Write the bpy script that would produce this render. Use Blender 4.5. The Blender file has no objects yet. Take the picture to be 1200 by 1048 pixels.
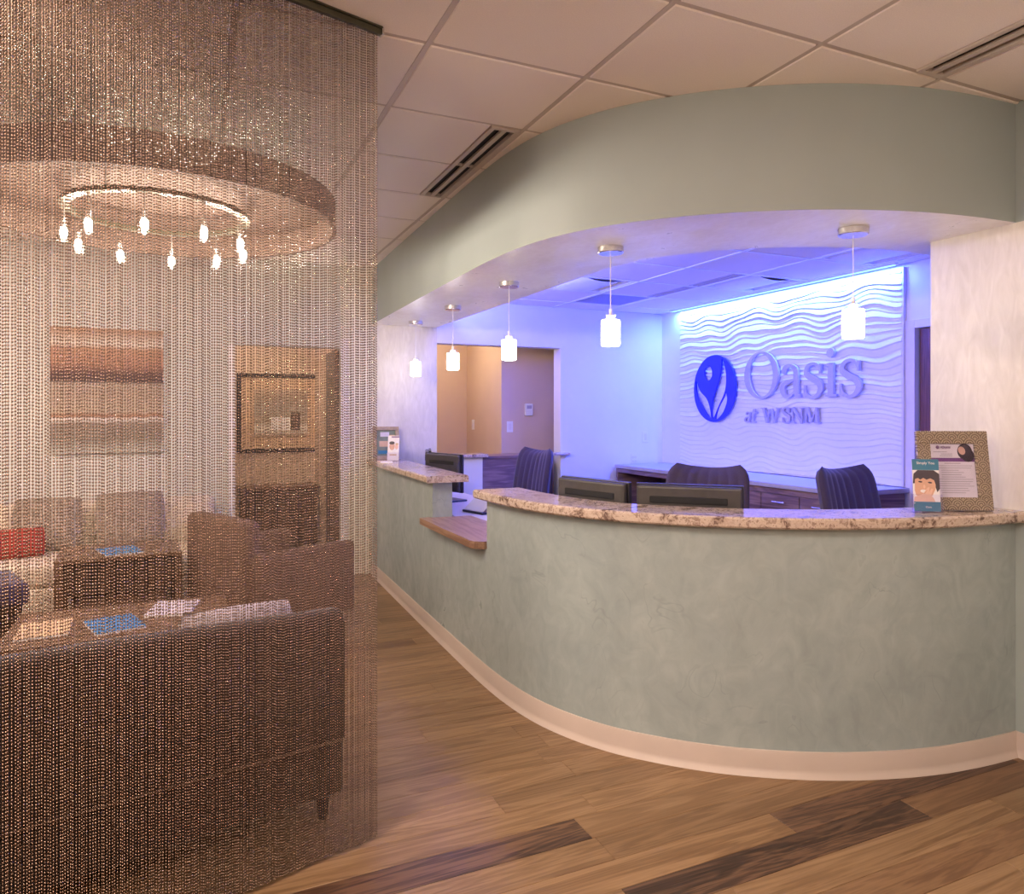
import bpy, bmesh, math, random
import numpy as np
from mathutils import Vector, Matrix
random.seed(7)
rng = np.random.default_rng(7)
PI = math.pi
sc = bpy.context.scene
COL = sc.collection

# ------------------------------------------------------------------ camera, world, exposure
TH = math.radians(24.2)          # room axes are turned this much from the view direction
EYE = 1.437
cam_d = bpy.data.cameras.new('camera')
cam = bpy.data.objects.new('camera', cam_d); COL.objects.link(cam)
cam.location = (0, 0, EYE); cam.rotation_euler = (PI/2, 0, -TH)
cam_d.sensor_width = 36; cam_d.lens = 840/1200*36
cam_d.shift_y = -39/1200; cam_d.clip_start = .05; cam_d.clip_end = 60
sc.camera = cam
w = bpy.data.worlds.new('world'); sc.world = w; w.use_nodes = True
w.node_tree.nodes['Background'].inputs[0].default_value = (1, .74, .52, 1)
w.node_tree.nodes['Background'].inputs[1].default_value = .05
sc.view_settings.view_transform = 'Standard'; sc.view_settings.look = 'None'
sc.view_settings.gamma = 1; sc.view_settings.use_curve_mapping = False
sc.view_settings.exposure = 0.17
sc.cycles.max_bounces = 10; sc.cycles.diffuse_bounces = 5; sc.cycles.transparent_max_bounces = 16
sc.cycles.sample_clamp_indirect = 6
sc.cycles.caustics_reflective = False; sc.cycles.caustics_refractive = False

WARM = (1, .80, .685)
BLUE = (.04, .095, 1.0)

# ------------------------------------------------------------------ helpers
def link(o, parent=None):
    COL.objects.link(o)
    if parent: o.parent = parent
    return o
def tag(o, label=None, cat=None, group=None, kind=None):
    if label: o['label'] = label
    if cat: o['category'] = cat
    if group: o['group'] = group
    if kind: o['kind'] = kind
    return o
def empty(name, loc=(0, 0, 0), rz=0, label=None, cat=None, group=None):
    o = bpy.data.objects.new(name, None); link(o)
    o.empty_display_size = .1
    o.location = loc; o.rotation_euler = (0, 0, rz)
    return tag(o, label, cat, group)
def copy_tree(o, parent=None):
    c = o.copy(); COL.objects.link(c); c.parent = parent
    for ch in list(o.children): copy_tree(ch, c)
    return c
class MB:
    """collects geometry; build() links it as ONE mesh object"""
    def __init__(s): s.v = []; s.f = []; s.mi = []
    def add(s, vs, fs, mi=0):
        b = len(s.v); s.v += [tuple(p) for p in vs]
        s.f += [tuple(b+i for i in f) for f in fs]; s.mi += [mi]*len(fs); return s
    def box(s, x0, x1, y0, y1, z0, z1, bev=0, mi=0, M=None, seg=2):
        bm = bmesh.new()
        bmesh.ops.create_cube(bm, size=1)
        for v in bm.verts:
            v.co = ((x0+x1)/2+v.co.x*(x1-x0), (y0+y1)/2+v.co.y*(y1-y0), (z0+z1)/2+v.co.z*(z1-z0))
        if bev: bmesh.ops.bevel(bm, geom=list(bm.edges), offset=bev, segments=seg, affect='EDGES', profile=.5)
        return s._bm(bm, M, mi)
    def _bm(s, bm, M=None, mi=0):
        bm.verts.index_update()
        vs = [(M @ v.co if M else v.co.copy()) for v in bm.verts]
        fs = [[v.index for v in f.verts] for f in bm.faces]
        bm.free(); return s.add(vs, fs, mi)
    def prism(s, poly, z0, z1, mi=0, M=None):
        n = len(poly)
        vs = [Vector((x, y, z0)) for x, y in poly] + [Vector((x, y, z1)) for x, y in poly]
        fs = [tuple(range(n-1, -1, -1)), tuple(range(n, 2*n))] + [(i, (i+1) % n, n+(i+1) % n, n+i) for i in range(n)]
        if M: vs = [M @ p for p in vs]
        return s.add(vs, fs, mi)
    def lathe(s, prof, n=24, c=(0, 0, 0), mi=0, M=None, closed=False):
        vs = []; fs = []
        for r, z in prof:
            for k in range(n):
                a = 2*PI*k/n; p = Vector((c[0]+r*math.cos(a), c[1]+r*math.sin(a), c[2]+z)); vs.append(M @ p if M else p)
        m = len(prof)
        for i in range(m if closed else m-1):
            j = (i+1) % m
            for k in range(n):
                fs.append((i*n+k, i*n+(k+1) % n, j*n+(k+1) % n, j*n+k))
        if not closed:
            if prof[0][0] > 1e-6: fs.append(tuple(range(n-1, -1, -1)))
            if prof[-1][0] > 1e-6: fs.append(tuple((m-1)*n+k for k in range(n)))
        return s.add(vs, fs, mi)
    def tube(s, pts, r, n=8, mi=0, cap=True):
        pts = [Vector(p) for p in pts]; rs = r if isinstance(r, (list, tuple)) else [r]*len(pts)
        vs = []; fs = []
        up = None
        for i, p in enumerate(pts):
            d = (pts[min(i+1, len(pts)-1)] - pts[max(i-1, 0)]).normalized()
            if up is None: up = Vector((0, 0, 1)) if abs(d.z) < .9 else Vector((1, 0, 0))
            a = d.cross(up).normalized(); b = a.cross(d).normalized(); up = b
            for k in range(n):
                t = 2*PI*k/n; vs.append(p + (a*math.cos(t)+b*math.sin(t))*rs[i])
        for i in range(len(pts)-1):
            for k in range(n): fs.append((i*n+k, i*n+(k+1) % n, (i+1)*n+(k+1) % n, (i+1)*n+k))
        if cap: fs += [tuple(range(n-1, -1, -1)), tuple((len(pts)-1)*n+k for k in range(n))]
        return s.add(vs, fs, mi)
    def strip(s, A, B, z0, z1, mi=0, mtop=None, mbot=None, mb=None):
        """solid between two plan polylines A (outer) and B (inner)"""
        n = len(A)
        vs = [(x, y, z0) for x, y in A]+[(x, y, z1) for x, y in A]+[(x, y, z0) for x, y in B]+[(x, y, z1) for x, y in B]
        front = [(i, i+1, n+i+1, n+i) for i in range(n-1)]
        back = [(2*n+i+1, 2*n+i, 3*n+i, 3*n+i+1) for i in range(n-1)]
        top = [(n+i, n+i+1, 3*n+i+1, 3*n+i) for i in range(n-1)]
        bot = [(i+1, i, 2*n+i, 2*n+i+1) for i in range(n-1)]
        ends = [(0, n, 3*n, 2*n), (n-1, 3*n-1, 4*n-1, 2*n-1)]
        b = len(s.v); s.v += vs
        for fs, m in ((front, mi), (back, mi if mb is None else mb), (top, mi if mtop is None else mtop), (bot, mi if mbot is None else mbot), (ends, mi)):
            s.f += [tuple(b+i for i in f) for f in fs]; s.mi += [m]*len(fs)
        return s
    def grid(s, P, mi=0):
        """P: rows x cols of points"""
        R, Cc = len(P), len(P[0])
        return s.add([p for r in P for p in r], [(i*Cc+j, i*Cc+j+1, (i+1)*Cc+j+1, (i+1)*Cc+j) for i in range(R-1) for j in range(Cc-1)], mi)
    def build(s, name, mats, parent=None, smooth=None, fix=True):
        me = bpy.data.meshes.new(name)
        me.from_pydata([tuple(p) for p in s.v], [], s.f)
        if not isinstance(mats, (list, tuple)): mats = [mats]
        for m in mats: me.materials.append(m)
        me.polygons.foreach_set('material_index', s.mi)
        if fix:
            bm = bmesh.new(); bm.from_mesh(me); bmesh.ops.recalc_face_normals(bm, faces=bm.faces); bm.to_mesh(me); bm.free()
        me.update()
        if smooth is not None:
            me.polygons.foreach_set('use_smooth', [True]*len(me.polygons))
            me.set_sharp_from_angle(angle=math.radians(smooth))
        o = bpy.data.objects.new(name, me); link(o, parent)
        return o
def bx(name, mat, parent, x0, x1, y0, y1, z0, z1, bev=0):
    return MB().box(x0, x1, y0, y1, z0, z1, bev).build(name, mat, parent)
def catmull(P, n=8):
    P = [np.array(p, float) for p in P]; P = [2*P[0]-P[1]] + P + [2*P[-1]-P[-2]]
    out = []
    for i in range(1, len(P)-2):
        p0, p1, p2, p3 = P[i-1:i+3]
        for k in range(n):
            t = k/n
            out.append(tuple(.5*((2*p1)+(-p0+p2)*t+(2*p0-5*p1+4*p2-p3)*t*t+(-p0+3*p1-3*p2+p3)*t**3)))
    out.append(tuple(P[-2])); return out
def resample(P, n):
    P = np.array(P); d = np.r_[0, np.cumsum(np.linalg.norm(np.diff(P, axis=0), axis=1))]
    t = np.linspace(0, d[-1], n)
    return [tuple(np.interp(x, d, P[:, k]) for k in range(P.shape[1])) for x in t]
def offset(P, d):
    out = []
    for i, p in enumerate(P):
        a = np.array(P[max(i-1, 0)]); b = np.array(P[min(i+1, len(P)-1)])
        t = (b-a)/np.linalg.norm(b-a); nrm = np.array((t[1], -t[0]))
        out.append(tuple(np.array(p)+nrm*d))
    return out

# ------------------------------------------------------------------ materials
class N:
    def __init__(s, name):
        s.m = bpy.data.materials.new(name); s.m.use_nodes = True
        s.t = s.m.node_tree; s.b = s.t.nodes['Principled BSDF']; s.out = s.t.nodes['Material Output']
    def n(s, t, **kw):
        x = s.t.nodes.new(t)
        for k, v in kw.items():
            if k.startswith('_'): setattr(x, k[1:], v)
            else: x.inputs[k.replace('__', ' ')].default_value = v
        return x
    def l(s, a, b): s.t.links.new(a, b)
    def ramp(s, fac, stops, interp='LINEAR'):
        r = s.n('ShaderNodeValToRGB'); cr = r.color_ramp; cr.interpolation = interp
        while len(cr.elements) < len(stops): cr.elements.new(.5)
        for e, (p, c) in zip(cr.elements, stops): e.position = p; e.color = (*c, 1) if len(c) == 3 else c
        s.l(fac, r.inputs[0]); return r.outputs[0]
    def coord(s, scale=(1, 1, 1), obj=True, rnd=False):
        c = s.n('ShaderNodeTexCoord'); mp = s.n('ShaderNodeMapping'); mp.inputs['Scale'].default_value = scale
        s.l(c.outputs['Object' if obj else 'Generated'], mp.inputs[0])
        if rnd:
            oi = s.n('ShaderNodeObjectInfo'); mu = s.n('ShaderNodeMath', _operation='MULTIPLY'); mu.inputs[1].default_value = 37
            cb = s.n('ShaderNodeCombineXYZ'); s.l(oi.outputs['Random'], mu.inputs[0])
            for k in range(3): s.l(mu.outputs[0], cb.inputs[k])
            s.l(cb.outputs[0], mp.inputs['Location'])
        return mp.outputs[0]
    def bump(s, h, strength=.3, dist=.01):
        b = s.n('ShaderNodeBump'); b.inputs['Strength'].default_value = strength; b.inputs['Distance'].default_value = dist
        s.l(h, b.inputs['Height']); s.l(b.outputs[0], s.b.inputs['Normal'])
def srgb(r, g, b):
    f = lambda c: (c/255/12.92 if c/255 <= .04045 else ((c/255+.055)/1.055)**2.4)
    return (f(r), f(g), f(b))
def plain(name, col, rough=.5, metal=0, noise=0, scale=20, spec=.5, bump=0, coat=0, sheen=0):
    k = N(name); k.b.inputs['Roughness'].default_value = rough; k.b.inputs['Metallic'].default_value = metal
    k.b.inputs['Specular IOR Level'].default_value = spec; k.b.inputs['Coat Weight'].default_value = coat
    k.b.inputs['Sheen Weight'].default_value = sheen
    t = k.n('ShaderNodeTexNoise', Scale=scale, Detail=4.0); k.l(k.coord(), t.inputs['Vector'])
    a = tuple(max(0, c*(1-noise)) for c in col); b = tuple(min(1, c*(1+noise)) for c in col)
    k.l(k.ramp(t.outputs['Fac'], [(.3, a), (.7, b)]), k.b.inputs['Base Color'])
    if bump: k.bump(t.outputs['Fac'], bump, .004)
    return k.m
def emit(name, col, strength):
    k = N(name); k.b.inputs['Base Color'].default_value = (*col, 1)
    k.b.inputs['Emission Color'].default_value = (*col, 1); k.b.inputs['Emission Strength'].default_value = strength
    return k.m
def plaster(name, c0, c1, rough=.45, scale=2.2, stretch=(1, 1, 1), bump=.12, spec=.4, scratch=0):
    k = N(name); k.b.inputs['Roughness'].default_value = rough; k.b.inputs['Specular IOR Level'].default_value = spec
    v = k.coord(stretch)
    a = k.n('ShaderNodeTexNoise', Scale=scale, Detail=6.0, Roughness=.62, Distortion=.9); k.l(v, a.inputs['Vector'])
    b = k.n('ShaderNodeTexNoise', Scale=scale*5, Detail=3.0, Distortion=1.6); k.l(v, b.inputs['Vector'])
    mx = k.n('ShaderNodeMix', _data_type='FLOAT'); mx.inputs[0].default_value = .38
    k.l(a.outputs['Fac'], mx.inputs[2]); k.l(b.outputs['Fac'], mx.inputs[3])
    k.l(k.ramp(mx.outputs[0], [(.36, c0), (.5, tuple((p+q)/2 for p, q in zip(c0, c1))), (.62, c1)]), k.b.inputs['Base Color'])
    if scratch:
        c_ = k.n('ShaderNodeTexNoise', Scale=scale*2.6, Detail=2.5, Distortion=1.2); k.l(v, c_.inputs['Vector'])
        sb = k.n('ShaderNodeMath', _operation='SUBTRACT'); sb.inputs[1].default_value = .5; k.l(c_.outputs['Fac'], sb.inputs[0])
        ab = k.n('ShaderNodeMath', _operation='ABSOLUTE'); k.l(sb.outputs[0], ab.inputs[0])
        ln = k.n('ShaderNodeMapRange'); ln.inputs[2].default_value = .012; ln.inputs[3].default_value = 1; ln.inputs[4].default_value = 0; k.l(ab.outputs[0], ln.inputs[0])
        d_ = k.n('ShaderNodeTexNoise', Scale=scale*2.2, Detail=1.0); k.l(k.coord((1.3, 1.3, 1.3)), d_.inputs['Vector'])
        mk = k.n('ShaderNodeMapRange'); mk.inputs[1].default_value = .52; mk.inputs[2].default_value = .66; k.l(d_.outputs['Fac'], mk.inputs[0])
        ml = k.n('ShaderNodeMath', _operation='MULTIPLY'); k.l(ln.outputs[0], ml.inputs[0]); k.l(mk.outputs[0], ml.inputs[1])
        ms = k.n('ShaderNodeMath', _operation='MULTIPLY'); ms.inputs[1].default_value = scratch; k.l(ml.outputs[0], ms.inputs[0])
        cm = k.n('ShaderNodeMix', _data_type='RGBA'); k.l(ms.outputs[0], cm.inputs[0])
        src = k.b.inputs['Base Color'].links[0].from_socket
        k.l(src, cm.inputs[6]); cm.inputs[7].default_value = (*[x*.62 for x in c0], 1); k.l(cm.outputs[2], k.b.inputs['Base Color'])
    k.bump(mx.outputs[0], bump, .008)
    r = k.n('ShaderNodeMapRange'); r.inputs[1].default_value = .35; r.inputs[2].default_value = .65
    r.inputs[3].default_value = rough+.12; r.inputs[4].default_value = rough-.1
    k.l(mx.outputs[0], r.inputs[0]); k.l(r.outputs[0], k.b.inputs['Roughness'])
    return k.m
def wood(name, cols, rough=.4, scale=1.0, rnd=True, axis=0, tint=.25, ring=9.0):
    k = N(name); k.b.inputs['Roughness'].default_value = rough
    st = [7, 7, 7]; st[axis] = .55
    v = k.coord(tuple(x*scale for x in st), rnd=rnd)
    a = k.n('ShaderNodeTexNoise', Scale=1.0, Detail=5.0, Roughness=.6, Distortion=.9); k.l(v, a.inputs['Vector'])
    st2 = [130, 130, 130]; st2[axis] = 3.0
    v2 = k.coord(tuple(x*scale for x in st2), rnd=rnd)
    b = k.n('ShaderNodeTexNoise', Scale=1.0, Detail=3.0, Roughness=.6); k.l(v2, b.inputs['Vector'])
    # rings: sine of the slow field gives cathedral grain
    mu = k.n('ShaderNodeMath', _operation='MULTIPLY'); mu.inputs[1].default_value = ring*6.28; k.l(a.outputs['Fac'], mu.inputs[0])
    sn = k.n('ShaderNodeMath', _operation='SINE'); k.l(mu.outputs[0], sn.inputs[0])
    ad = k.n('ShaderNodeMath', _operation='MULTIPLY_ADD'); ad.inputs[1].default_value = .11; k.l(sn.outputs[0], ad.inputs[0])
    mx = k.n('ShaderNodeMix', _data_type='FLOAT'); mx.inputs[0].default_value = .38
    k.l(a.outputs['Fac'], mx.inputs[2]); k.l(b.outputs['Fac'], mx.inputs[3]); k.l(mx.outputs[0], ad.inputs[2])
    n_ = len(cols); col = k.ramp(ad.outputs[0], [(.3+.4*i/(n_-1), c) for i, c in enumerate(cols)])
    oi = k.n('ShaderNodeObjectInfo')
    r = k.n('ShaderNodeMapRange'); r.inputs[3].default_value = 1-tint; r.inputs[4].default_value = 1+tint*.6
    k.l(oi.outputs['Random'], r.inputs[0])
    hs = k.n('ShaderNodeHueSaturation'); k.l(col, hs.inputs['Color']); k.l(r.outputs[0], hs.inputs['Value'])
    k.l(hs.outputs[0], k.b.inputs['Base Color'])
    k.bump(b.outputs['Fac'], .12, .002)
    return k.m

M_GREEN = plaster('green_plaster', (.28, .332, .325), (.375, .435, .422), rough=.36, scale=1.9, stretch=(1, 1, .8), scratch=.32)
M_SOFFIT = plain('soffit_paint', (.36, .42, .405), .55, noise=.03, scale=3)
M_CREAM = plaster('cream_plaster', (.66, .62, .53), (.80, .76, .68), rough=.38, scale=2.6, stretch=(1.6, 1.6, .45), bump=.1)
M_UNDER = plaster('soffit_plaster', (.82, .78, .71), (.90, .87, .81), rough=.36, scale=4, stretch=(1, .6, 1), bump=.16)
M_WHITE = plain('white_wall_paint', (.80, .79, .77), .6, noise=.02, scale=3)
M_WAITW = plain('cream_wall_paint', (.56, .55, .51), .6, noise=.03, scale=3)
M_TAN = plain('tan_wall_paint', (.66, .50, .38), .6, noise=.03, scale=3)
M_TILE = plain('acoustic_tile', (.90, .84, .77), .85, noise=.05, scale=260, bump=.25)
M_GRID = plain('grid_metal', (.58, .51, .45), .45, noise=.02)
M_BASE = plain('vinyl_base', (.52, .435, .375), .42, noise=.03, scale=6)
M_NICKEL = plain('brushed_nickel', (.72, .70, .67), .25, metal=1, noise=.05, scale=60)
M_BLACK = plain('black_plastic', (.02, .018, .024), .38, noise=.2)
M_DGREY = plain('dark_grey_plastic', (.05, .045, .044), .4, noise=.15)
M_SCREEN = plain('dark_screen_glass', (.012, .012, .016), .12, noise=.1)
M_WHITEP = plain('white_plastic', (.82, .80, .80), .35, noise=.02)
M_PAPER = plain('white_paper', (.86, .83, .84), .7, noise=.02)
M_SLOT = plain('dark_slot', (.012, .012, .014), .8, noise=.2)
M_FAB = plain('plum_upholstery', (.042, .026, .058), .85, noise=.25, scale=300, sheen=.25)
M_BLUE = plain('royal_blue_acrylic', (.03, .04, .62), .35, noise=.05)
M_LETTER = plain('brushed_aluminium_letter', (.52, .50, .66), .42, metal=.15, noise=.06, scale=80)
M_WAVE = plain('white_wave_panel', (.82, .81, .83), .5, noise=.015, scale=3)
M_BROWNS = plain('brown_sofa_fabric', (.030, .017, .011), .9, noise=.2, scale=180, sheen=.2)
M_BROWNC = plain('cocoa_chair_fabric', (.12, .07, .045), .85, noise=.2, scale=180)
M_CREAMS = plain('cream_sofa_fabric', (.62, .53, .43), .85, noise=.06, scale=150)
M_PILLOW = plain('patterned_pillow_fabric', (.27, .225, .185), .85, noise=.5, scale=55)
M_PILLOWL = plain('lavender_pillow_fabric', (.50, .44, .50), .85, noise=.45, scale=60)
M_RED = plain('red_pillow_fabric', (.30, .035, .02), .85, noise=.1, scale=120)
M_DARKW = wood('dark_wood', [(.018, .010, .007), (.05, .028, .018), (.085, .05, .032)], .38, rnd=False, axis=2, tint=.1)
M_TABW = wood('brown_table_wood', [(.07, .036, .02), (.14, .076, .042), (.20, .115, .068)], .4, rnd=False, tint=.1)
M_LEDGE = wood('ledge_wood', [(.20, .11, .07), (.30, .18, .12), (.37, .24, .16)], .35, rnd=False, axis=1, tint=.05)
M_CRED = wood('zebra_laminate', [(.12, .07, .075), (.24, .15, .14), (.40, .27, .24)], .38, rnd=False, axis=1, tint=.12, ring=5)
M_CREDX = wood('zebra_laminate_cross', [(.12, .07, .075), (.24, .15, .14), (.40, .27, .24)], .38, rnd=False, axis=0, tint=.12, ring=5)
M_CTOP = plain('grey_laminate_top', (.46, .44, .47), .3, noise=.06, scale=40)
M_DESK = plain('desk_laminate', (.62, .58, .58), .4, noise=.03)
M_OAK = wood('oak_plank', [(.155, .084, .038), (.21, .12, .056), (.255, .152, .075), (.305, .187, .098)], .40, tint=.12)
M_OAKM = wood('tan_plank', [(.13, .065, .03), (.185, .10, .048), (.24, .138, .068)], .40, tint=.12)
M_WALNUT = wood('walnut_plank', [(.028, .012, .007), (.065, .031, .017), (.13, .067, .036), (.17, .09, .05)], .38, tint=.15, ring=12)
M_BEAD = plain('bronze_bead_metal', (.28, .195, .148), .235, metal=.95, noise=.18, scale=90)
M_TRACK = plain('bronze_track', (.09, .085, .055), .4, metal=.6, noise=.1)
M_DRUM = plain('brown_drum_fabric', (.085, .056, .042), .85, noise=.12, scale=120)
M_PURPLEDOOR = wood('plum_door_veneer', [(.10, .035, .04), (.17, .06, .065), (.22, .085, .09)], .4, rnd=False, axis=2, tint=.05)
M_TRIM = plain('pale_trim_paint', (.76, .72, .74), .45, noise=.02)
M_TEAL = plain('teal_print', (.02, .17, .29), .4, noise=.05)
M_TEALL = plain('teal_light_print', (.025, .17, .29), .4, noise=.05)
M_SKIN = plain('skin_print', (.66, .38, .27), .45, noise=.06)
M_SKIN2 = plain('skin_light_print', (.78, .50, .38), .45, noise=.06)
M_HAIR = plain('hair_print', (.045, .03, .045), .45, noise=.2)
M_LILAC = plain('lilac_print', (.60, .57, .66), .5, noise=.05)
M_PURPLE = plain('purple_print', (.20, .07, .25), .5, noise=.05)
M_GREYT = plain('grey_text_print', (.42, .38, .44), .6, noise=.05)
M_BUFF = plain('buff_print', (.62, .42, .26), .5, noise=.1)
M_OLIVE = plain('olive_print', (.17, .21, .16), .5, noise=.2)
M_BLUEMAG = plain('blue_cover_print', (.03, .17, .42), .35, noise=.15)

def granite():
    k = N('beige_granite'); k.b.inputs['Roughness'].default_value = .16
    v = k.coord((1, 1, 1))
    a = k.n('ShaderNodeTexNoise', Scale=5.0, Detail=8.0, Roughness=.66, Distortion=2.4); k.l(v, a.inputs['Vector'])
    b = k.n('ShaderNodeTexNoise', Scale=55.0, Detail=5.0, Roughness=.7, Distortion=.6); k.l(v, b.inputs['Vector'])
    mx = k.n('ShaderNodeMix', _data_type='FLOAT'); mx.inputs[0].default_value = .35
    k.l(a.outputs['Fac'], mx.inputs[2]); k.l(b.outputs['Fac'], mx.inputs[3])
    k.l(k.ramp(mx.outputs[0], [(.30, (.07, .045, .04)), (.40, (.17, .11, .09)), (.455, (.50, .39, .32)), (.52, (.62, .51, .43)), (.55, (.27, .18, .145)), (.60, (.56, .45, .38)), (.66, (.24, .165, .135)), (.75, (.5, .4, .33))]), k.b.inputs['Base Color'])
    return k.m
M_GRAN = granite()
def clear_glass(name, tint=(1, 1, 1), mixv=.12):
    k = N(name); tr = k.n('ShaderNodeBsdfTransparent'); tr.inputs[0].default_value = (*tint, 1)
    gl = k.n('ShaderNodeBsdfGlossy'); gl.inputs['Roughness'].default_value = .05
    lw = k.n('ShaderNodeLayerWeight', Blend=.5); mx = k.n('ShaderNodeMixShader')
    pw = k.n('ShaderNodeMath', _operation='POWER'); pw.inputs[1].default_value = 4; k.l(lw.outputs['Facing'], pw.inputs[0])
    ad = k.n('ShaderNodeMath', _operation='MULTIPLY_ADD'); ad.inputs[1].default_value = .35; ad.inputs[2].default_value = mixv*.3; k.l(pw.outputs[0], ad.inputs[0])
    k.l(ad.outputs[0], mx.inputs[0]); k.l(tr.outputs[0], mx.inputs[1]); k.l(gl.outputs[0], mx.inputs[2]); k.l(mx.outputs[0], k.out.inputs[0])
    return k.m
M_GLASS = clear_glass('clear_glass'); M_ACRYL = clear_glass('clear_acrylic', (.96, .95, 1), .1)
M_PEND = emit('frosted_lamp_glass', (1, .92, .84), 18)
M_BULB = emit('halogen_bulb', (1, .82, .67), 900)
M_PANEL = emit('warm_light_panel', WARM, 34)
M_GLOBE = emit('opal_globe_glass', WARM, 50)
M_LED = emit('blue_led_strip', BLUE, 12)
M_HALLP = emit('hall_light_panel', (1, .77, .56), 14)
M_TROFF = plain('troffer_white', (.90, .89, .90), .35, noise=.02)

# painting with horizontal bands
def painting(name, stops):
    k = N(name); k.b.inputs['Roughness'].default_value = .6
    c = k.n('ShaderNodeTexCoord'); sp = k.n('ShaderNodeSeparateXYZ'); k.l(c.outputs['Generated'], sp.inputs[0])
    t = k.n('ShaderNodeTexNoise', Scale=7.0, Detail=5.0); k.l(c.outputs['Generated'], t.inputs['Vector'])
    ma = k.n('ShaderNodeMath', _operation='MULTIPLY_ADD'); ma.inputs[1].default_value = .05
    k.l(t.outputs['Fac'], ma.inputs[0]); k.l(sp.outputs['Z'], ma.inputs[2])
    k.l(k.ramp(ma.outputs[0], stops), k.b.inputs['Base Color']); return k.m
M_PAINTING = painting('banded_painting', [(.02, (.45, .44, .38)), (.14, (.21, .18, .14)), (.26, (.24, .19, .15)), (.30, (.62, .56, .50)), (.32, (.28, .12, .06)), (.36, (.42, .33, .24)), (.50, (.36, .27, .20)), (.58, (.34, .27, .21)), (.60, (.05, .022, .02)), (.66, (.08, .03, .025)), (.74, (.34, .16, .09)), (.86, (.40, .21, .12)), (.90, (.62, .54, .44)), (1, (.40, .24, .15))])
M_STREET = painting('street_scene_print', [(.05, (.30, .20, .13)), (.22, (.75, .70, .60)), (.35, (.40, .33, .25)), (.6, (.36, .31, .26)), (.85, (.33, .25, .18)), (1, (.5, .36, .25))])

# ------------------------------------------------------------------ plan of the place (room axes; camera at the origin)
FACE = [(1.50, 6.405), (1.475, 5.4), (1.455, 4.51), (1.443, 3.9), (1.440, 3.53), (1.452, 3.25), (1.487, 3.01), (1.55, 2.81), (1.64, 2.63), (1.75, 2.485), (1.89, 2.34), (2.05, 2.215), (2.27, 2.085), (2.49, 1.995), (2.72, 1.932), (2.95, 1.9), (3.178, 1.888)]
SBACK = [(2.11, 6.41), (2.112, 5.4), (2.115, 4.6), (2.115, 3.97), (2.125, 3.45), (2.19, 3.12), (2.30, 2.92), (2.458, 2.746), (2.69, 2.592), (2.969, 2.487), (3.26, 2.455), (3.60, 2.45)]
face = catmull(FACE, 8)
iA = 16; iB = 32                   # the notch: FACE[2] .. FACE[4]
YB = 6.41; XF = 4.663; XR = 3.18; CEIL = 2.743; CEIL2 = 2.51; SOFB = 2.244

# ------------------------------------------------------------------ setting
root = MB().box(-4.6, XR+.15, -3.2, 6.56, -.06, -.006).build('floor', M_OAKM); tag(root, kind='structure')
inner = MB().box(XR+.15, 4.9, 2.27, 6.56, -.06, -.006).build('floor', M_OAKM); tag(inner, kind='structure')
hallf = MB().box(-1.2, 4.9, 6.56, 8.5, -.06, -.006).build('floor', M_OAKM); tag(hallf, kind='structure')
PW = .13; PL = 1.22
def plank_mesh(L, W):
    return MB().box(0, L, 0, W, -.006, 0, .0012, seg=1)
pm = {}
def plank(p0, p1, q0, mat):
    key = (round(p1-p0, 3), mat.name)
    if key not in pm:
        o = plank_mesh(p1-p0-.0012, PW-.0012).build('plank', mat, root); pm[key] = o.data
    else:
        o = bpy.data.objects.new('plank', pm[key]); link(o, root)
    o.location = (p0, q0, 0); return o
row0 = 2.232
fixed = {0: [1.245], 2: [1.90], 3: [2.41]}       # joints seen in the photo
dark = {(0, 1.245, 'L'), (2, 1.90, 'R'), (3, 2.41, 'L')}
nrow = 0
for r in range(-32, 12):
    q1 = row0 - r*PW; q0 = q1-PW
    if q0 > 6.40: continue
    q1c = q0
    j = fixed.get(r, [random.uniform(0, PL)])[0]
    while j > -1.9: j -= PL
    p = j
    while p < 3.17:
        e = min(p+PL, 3.178)
        # nothing under the reception room
        xs = [x for x, y in face if abs(y-(q0+PW/2)) < .12]
        lim = (max(xs)+.05) if xs and q0 > 1.9 else 3.178
        if p < lim:
            m = M_OAK if random.random() < .90 else M_OAKM
            if r == 0 and e <= 1.25 and e > 1.2: m = M_WALNUT
            if r == 2 and abs(p-1.90) < .02: m = M_WALNUT
            if r == 3 and abs(e-2.41) < .02: m = M_WALNUT
            if r == 3 and abs(e-2.41-PL) < .6: m = M_OAKM
            if r == 4 and p > 1.9: m = M_OAK
            if e-p > .05: plank(p, e, q0, m)
        p += PL

# main ceiling: slab, tiles and T bars
ceil = MB().box(-4.6, XR+.15, -3.2, 6.56, CEIL+.03, CEIL+.09).build('ceiling', M_TILE); tag(ceil, kind='structure')
GP, GQ = .635, .565; g0p, g0q = 1.405, 1.865
LPAN = {(-1, -4), (-3, -4), (-4, -2), (-4, -1), (-6, 2), (-6, 5)}      # tiles swapped for light panels, added out of view to brighten the lobby
tile_m = None
for i in range(-7, 3):
    for j in range(-7, 8):
        p0 = g0p+i*GP; q0 = g0q+j*GQ
        if p0 < -3.2 or q0+GQ > 6.45 or q0 < -2.2: continue
        # hidden above the reception
        if p0 > 2.0 and q0 > 2.3: continue
        if p0 > 1.6 and q0 > 2.95: continue
        if (i, j) in LPAN: continue
        if (i, j) in ((-1, 2), (-1, 3), (1, -1), (1, -2)):
            o = MB().box(.011, GP-.158, .011, GQ-.011, 0, .02, .004, seg=1).build('ceiling_tile', M_TILE, ceil); o.location = (p0, q0, CEIL); continue
        if tile_m is None:
            o = MB().box(.011, GP-.011, .011, GQ-.011, 0, .02, .004, seg=1).build('ceiling_tile', M_TILE, ceil); tile_m = o.data
        else:
            o = bpy.data.objects.new('ceiling_tile', tile_m); link(o, ceil)
        o.location = (p0, q0, CEIL)
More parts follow.
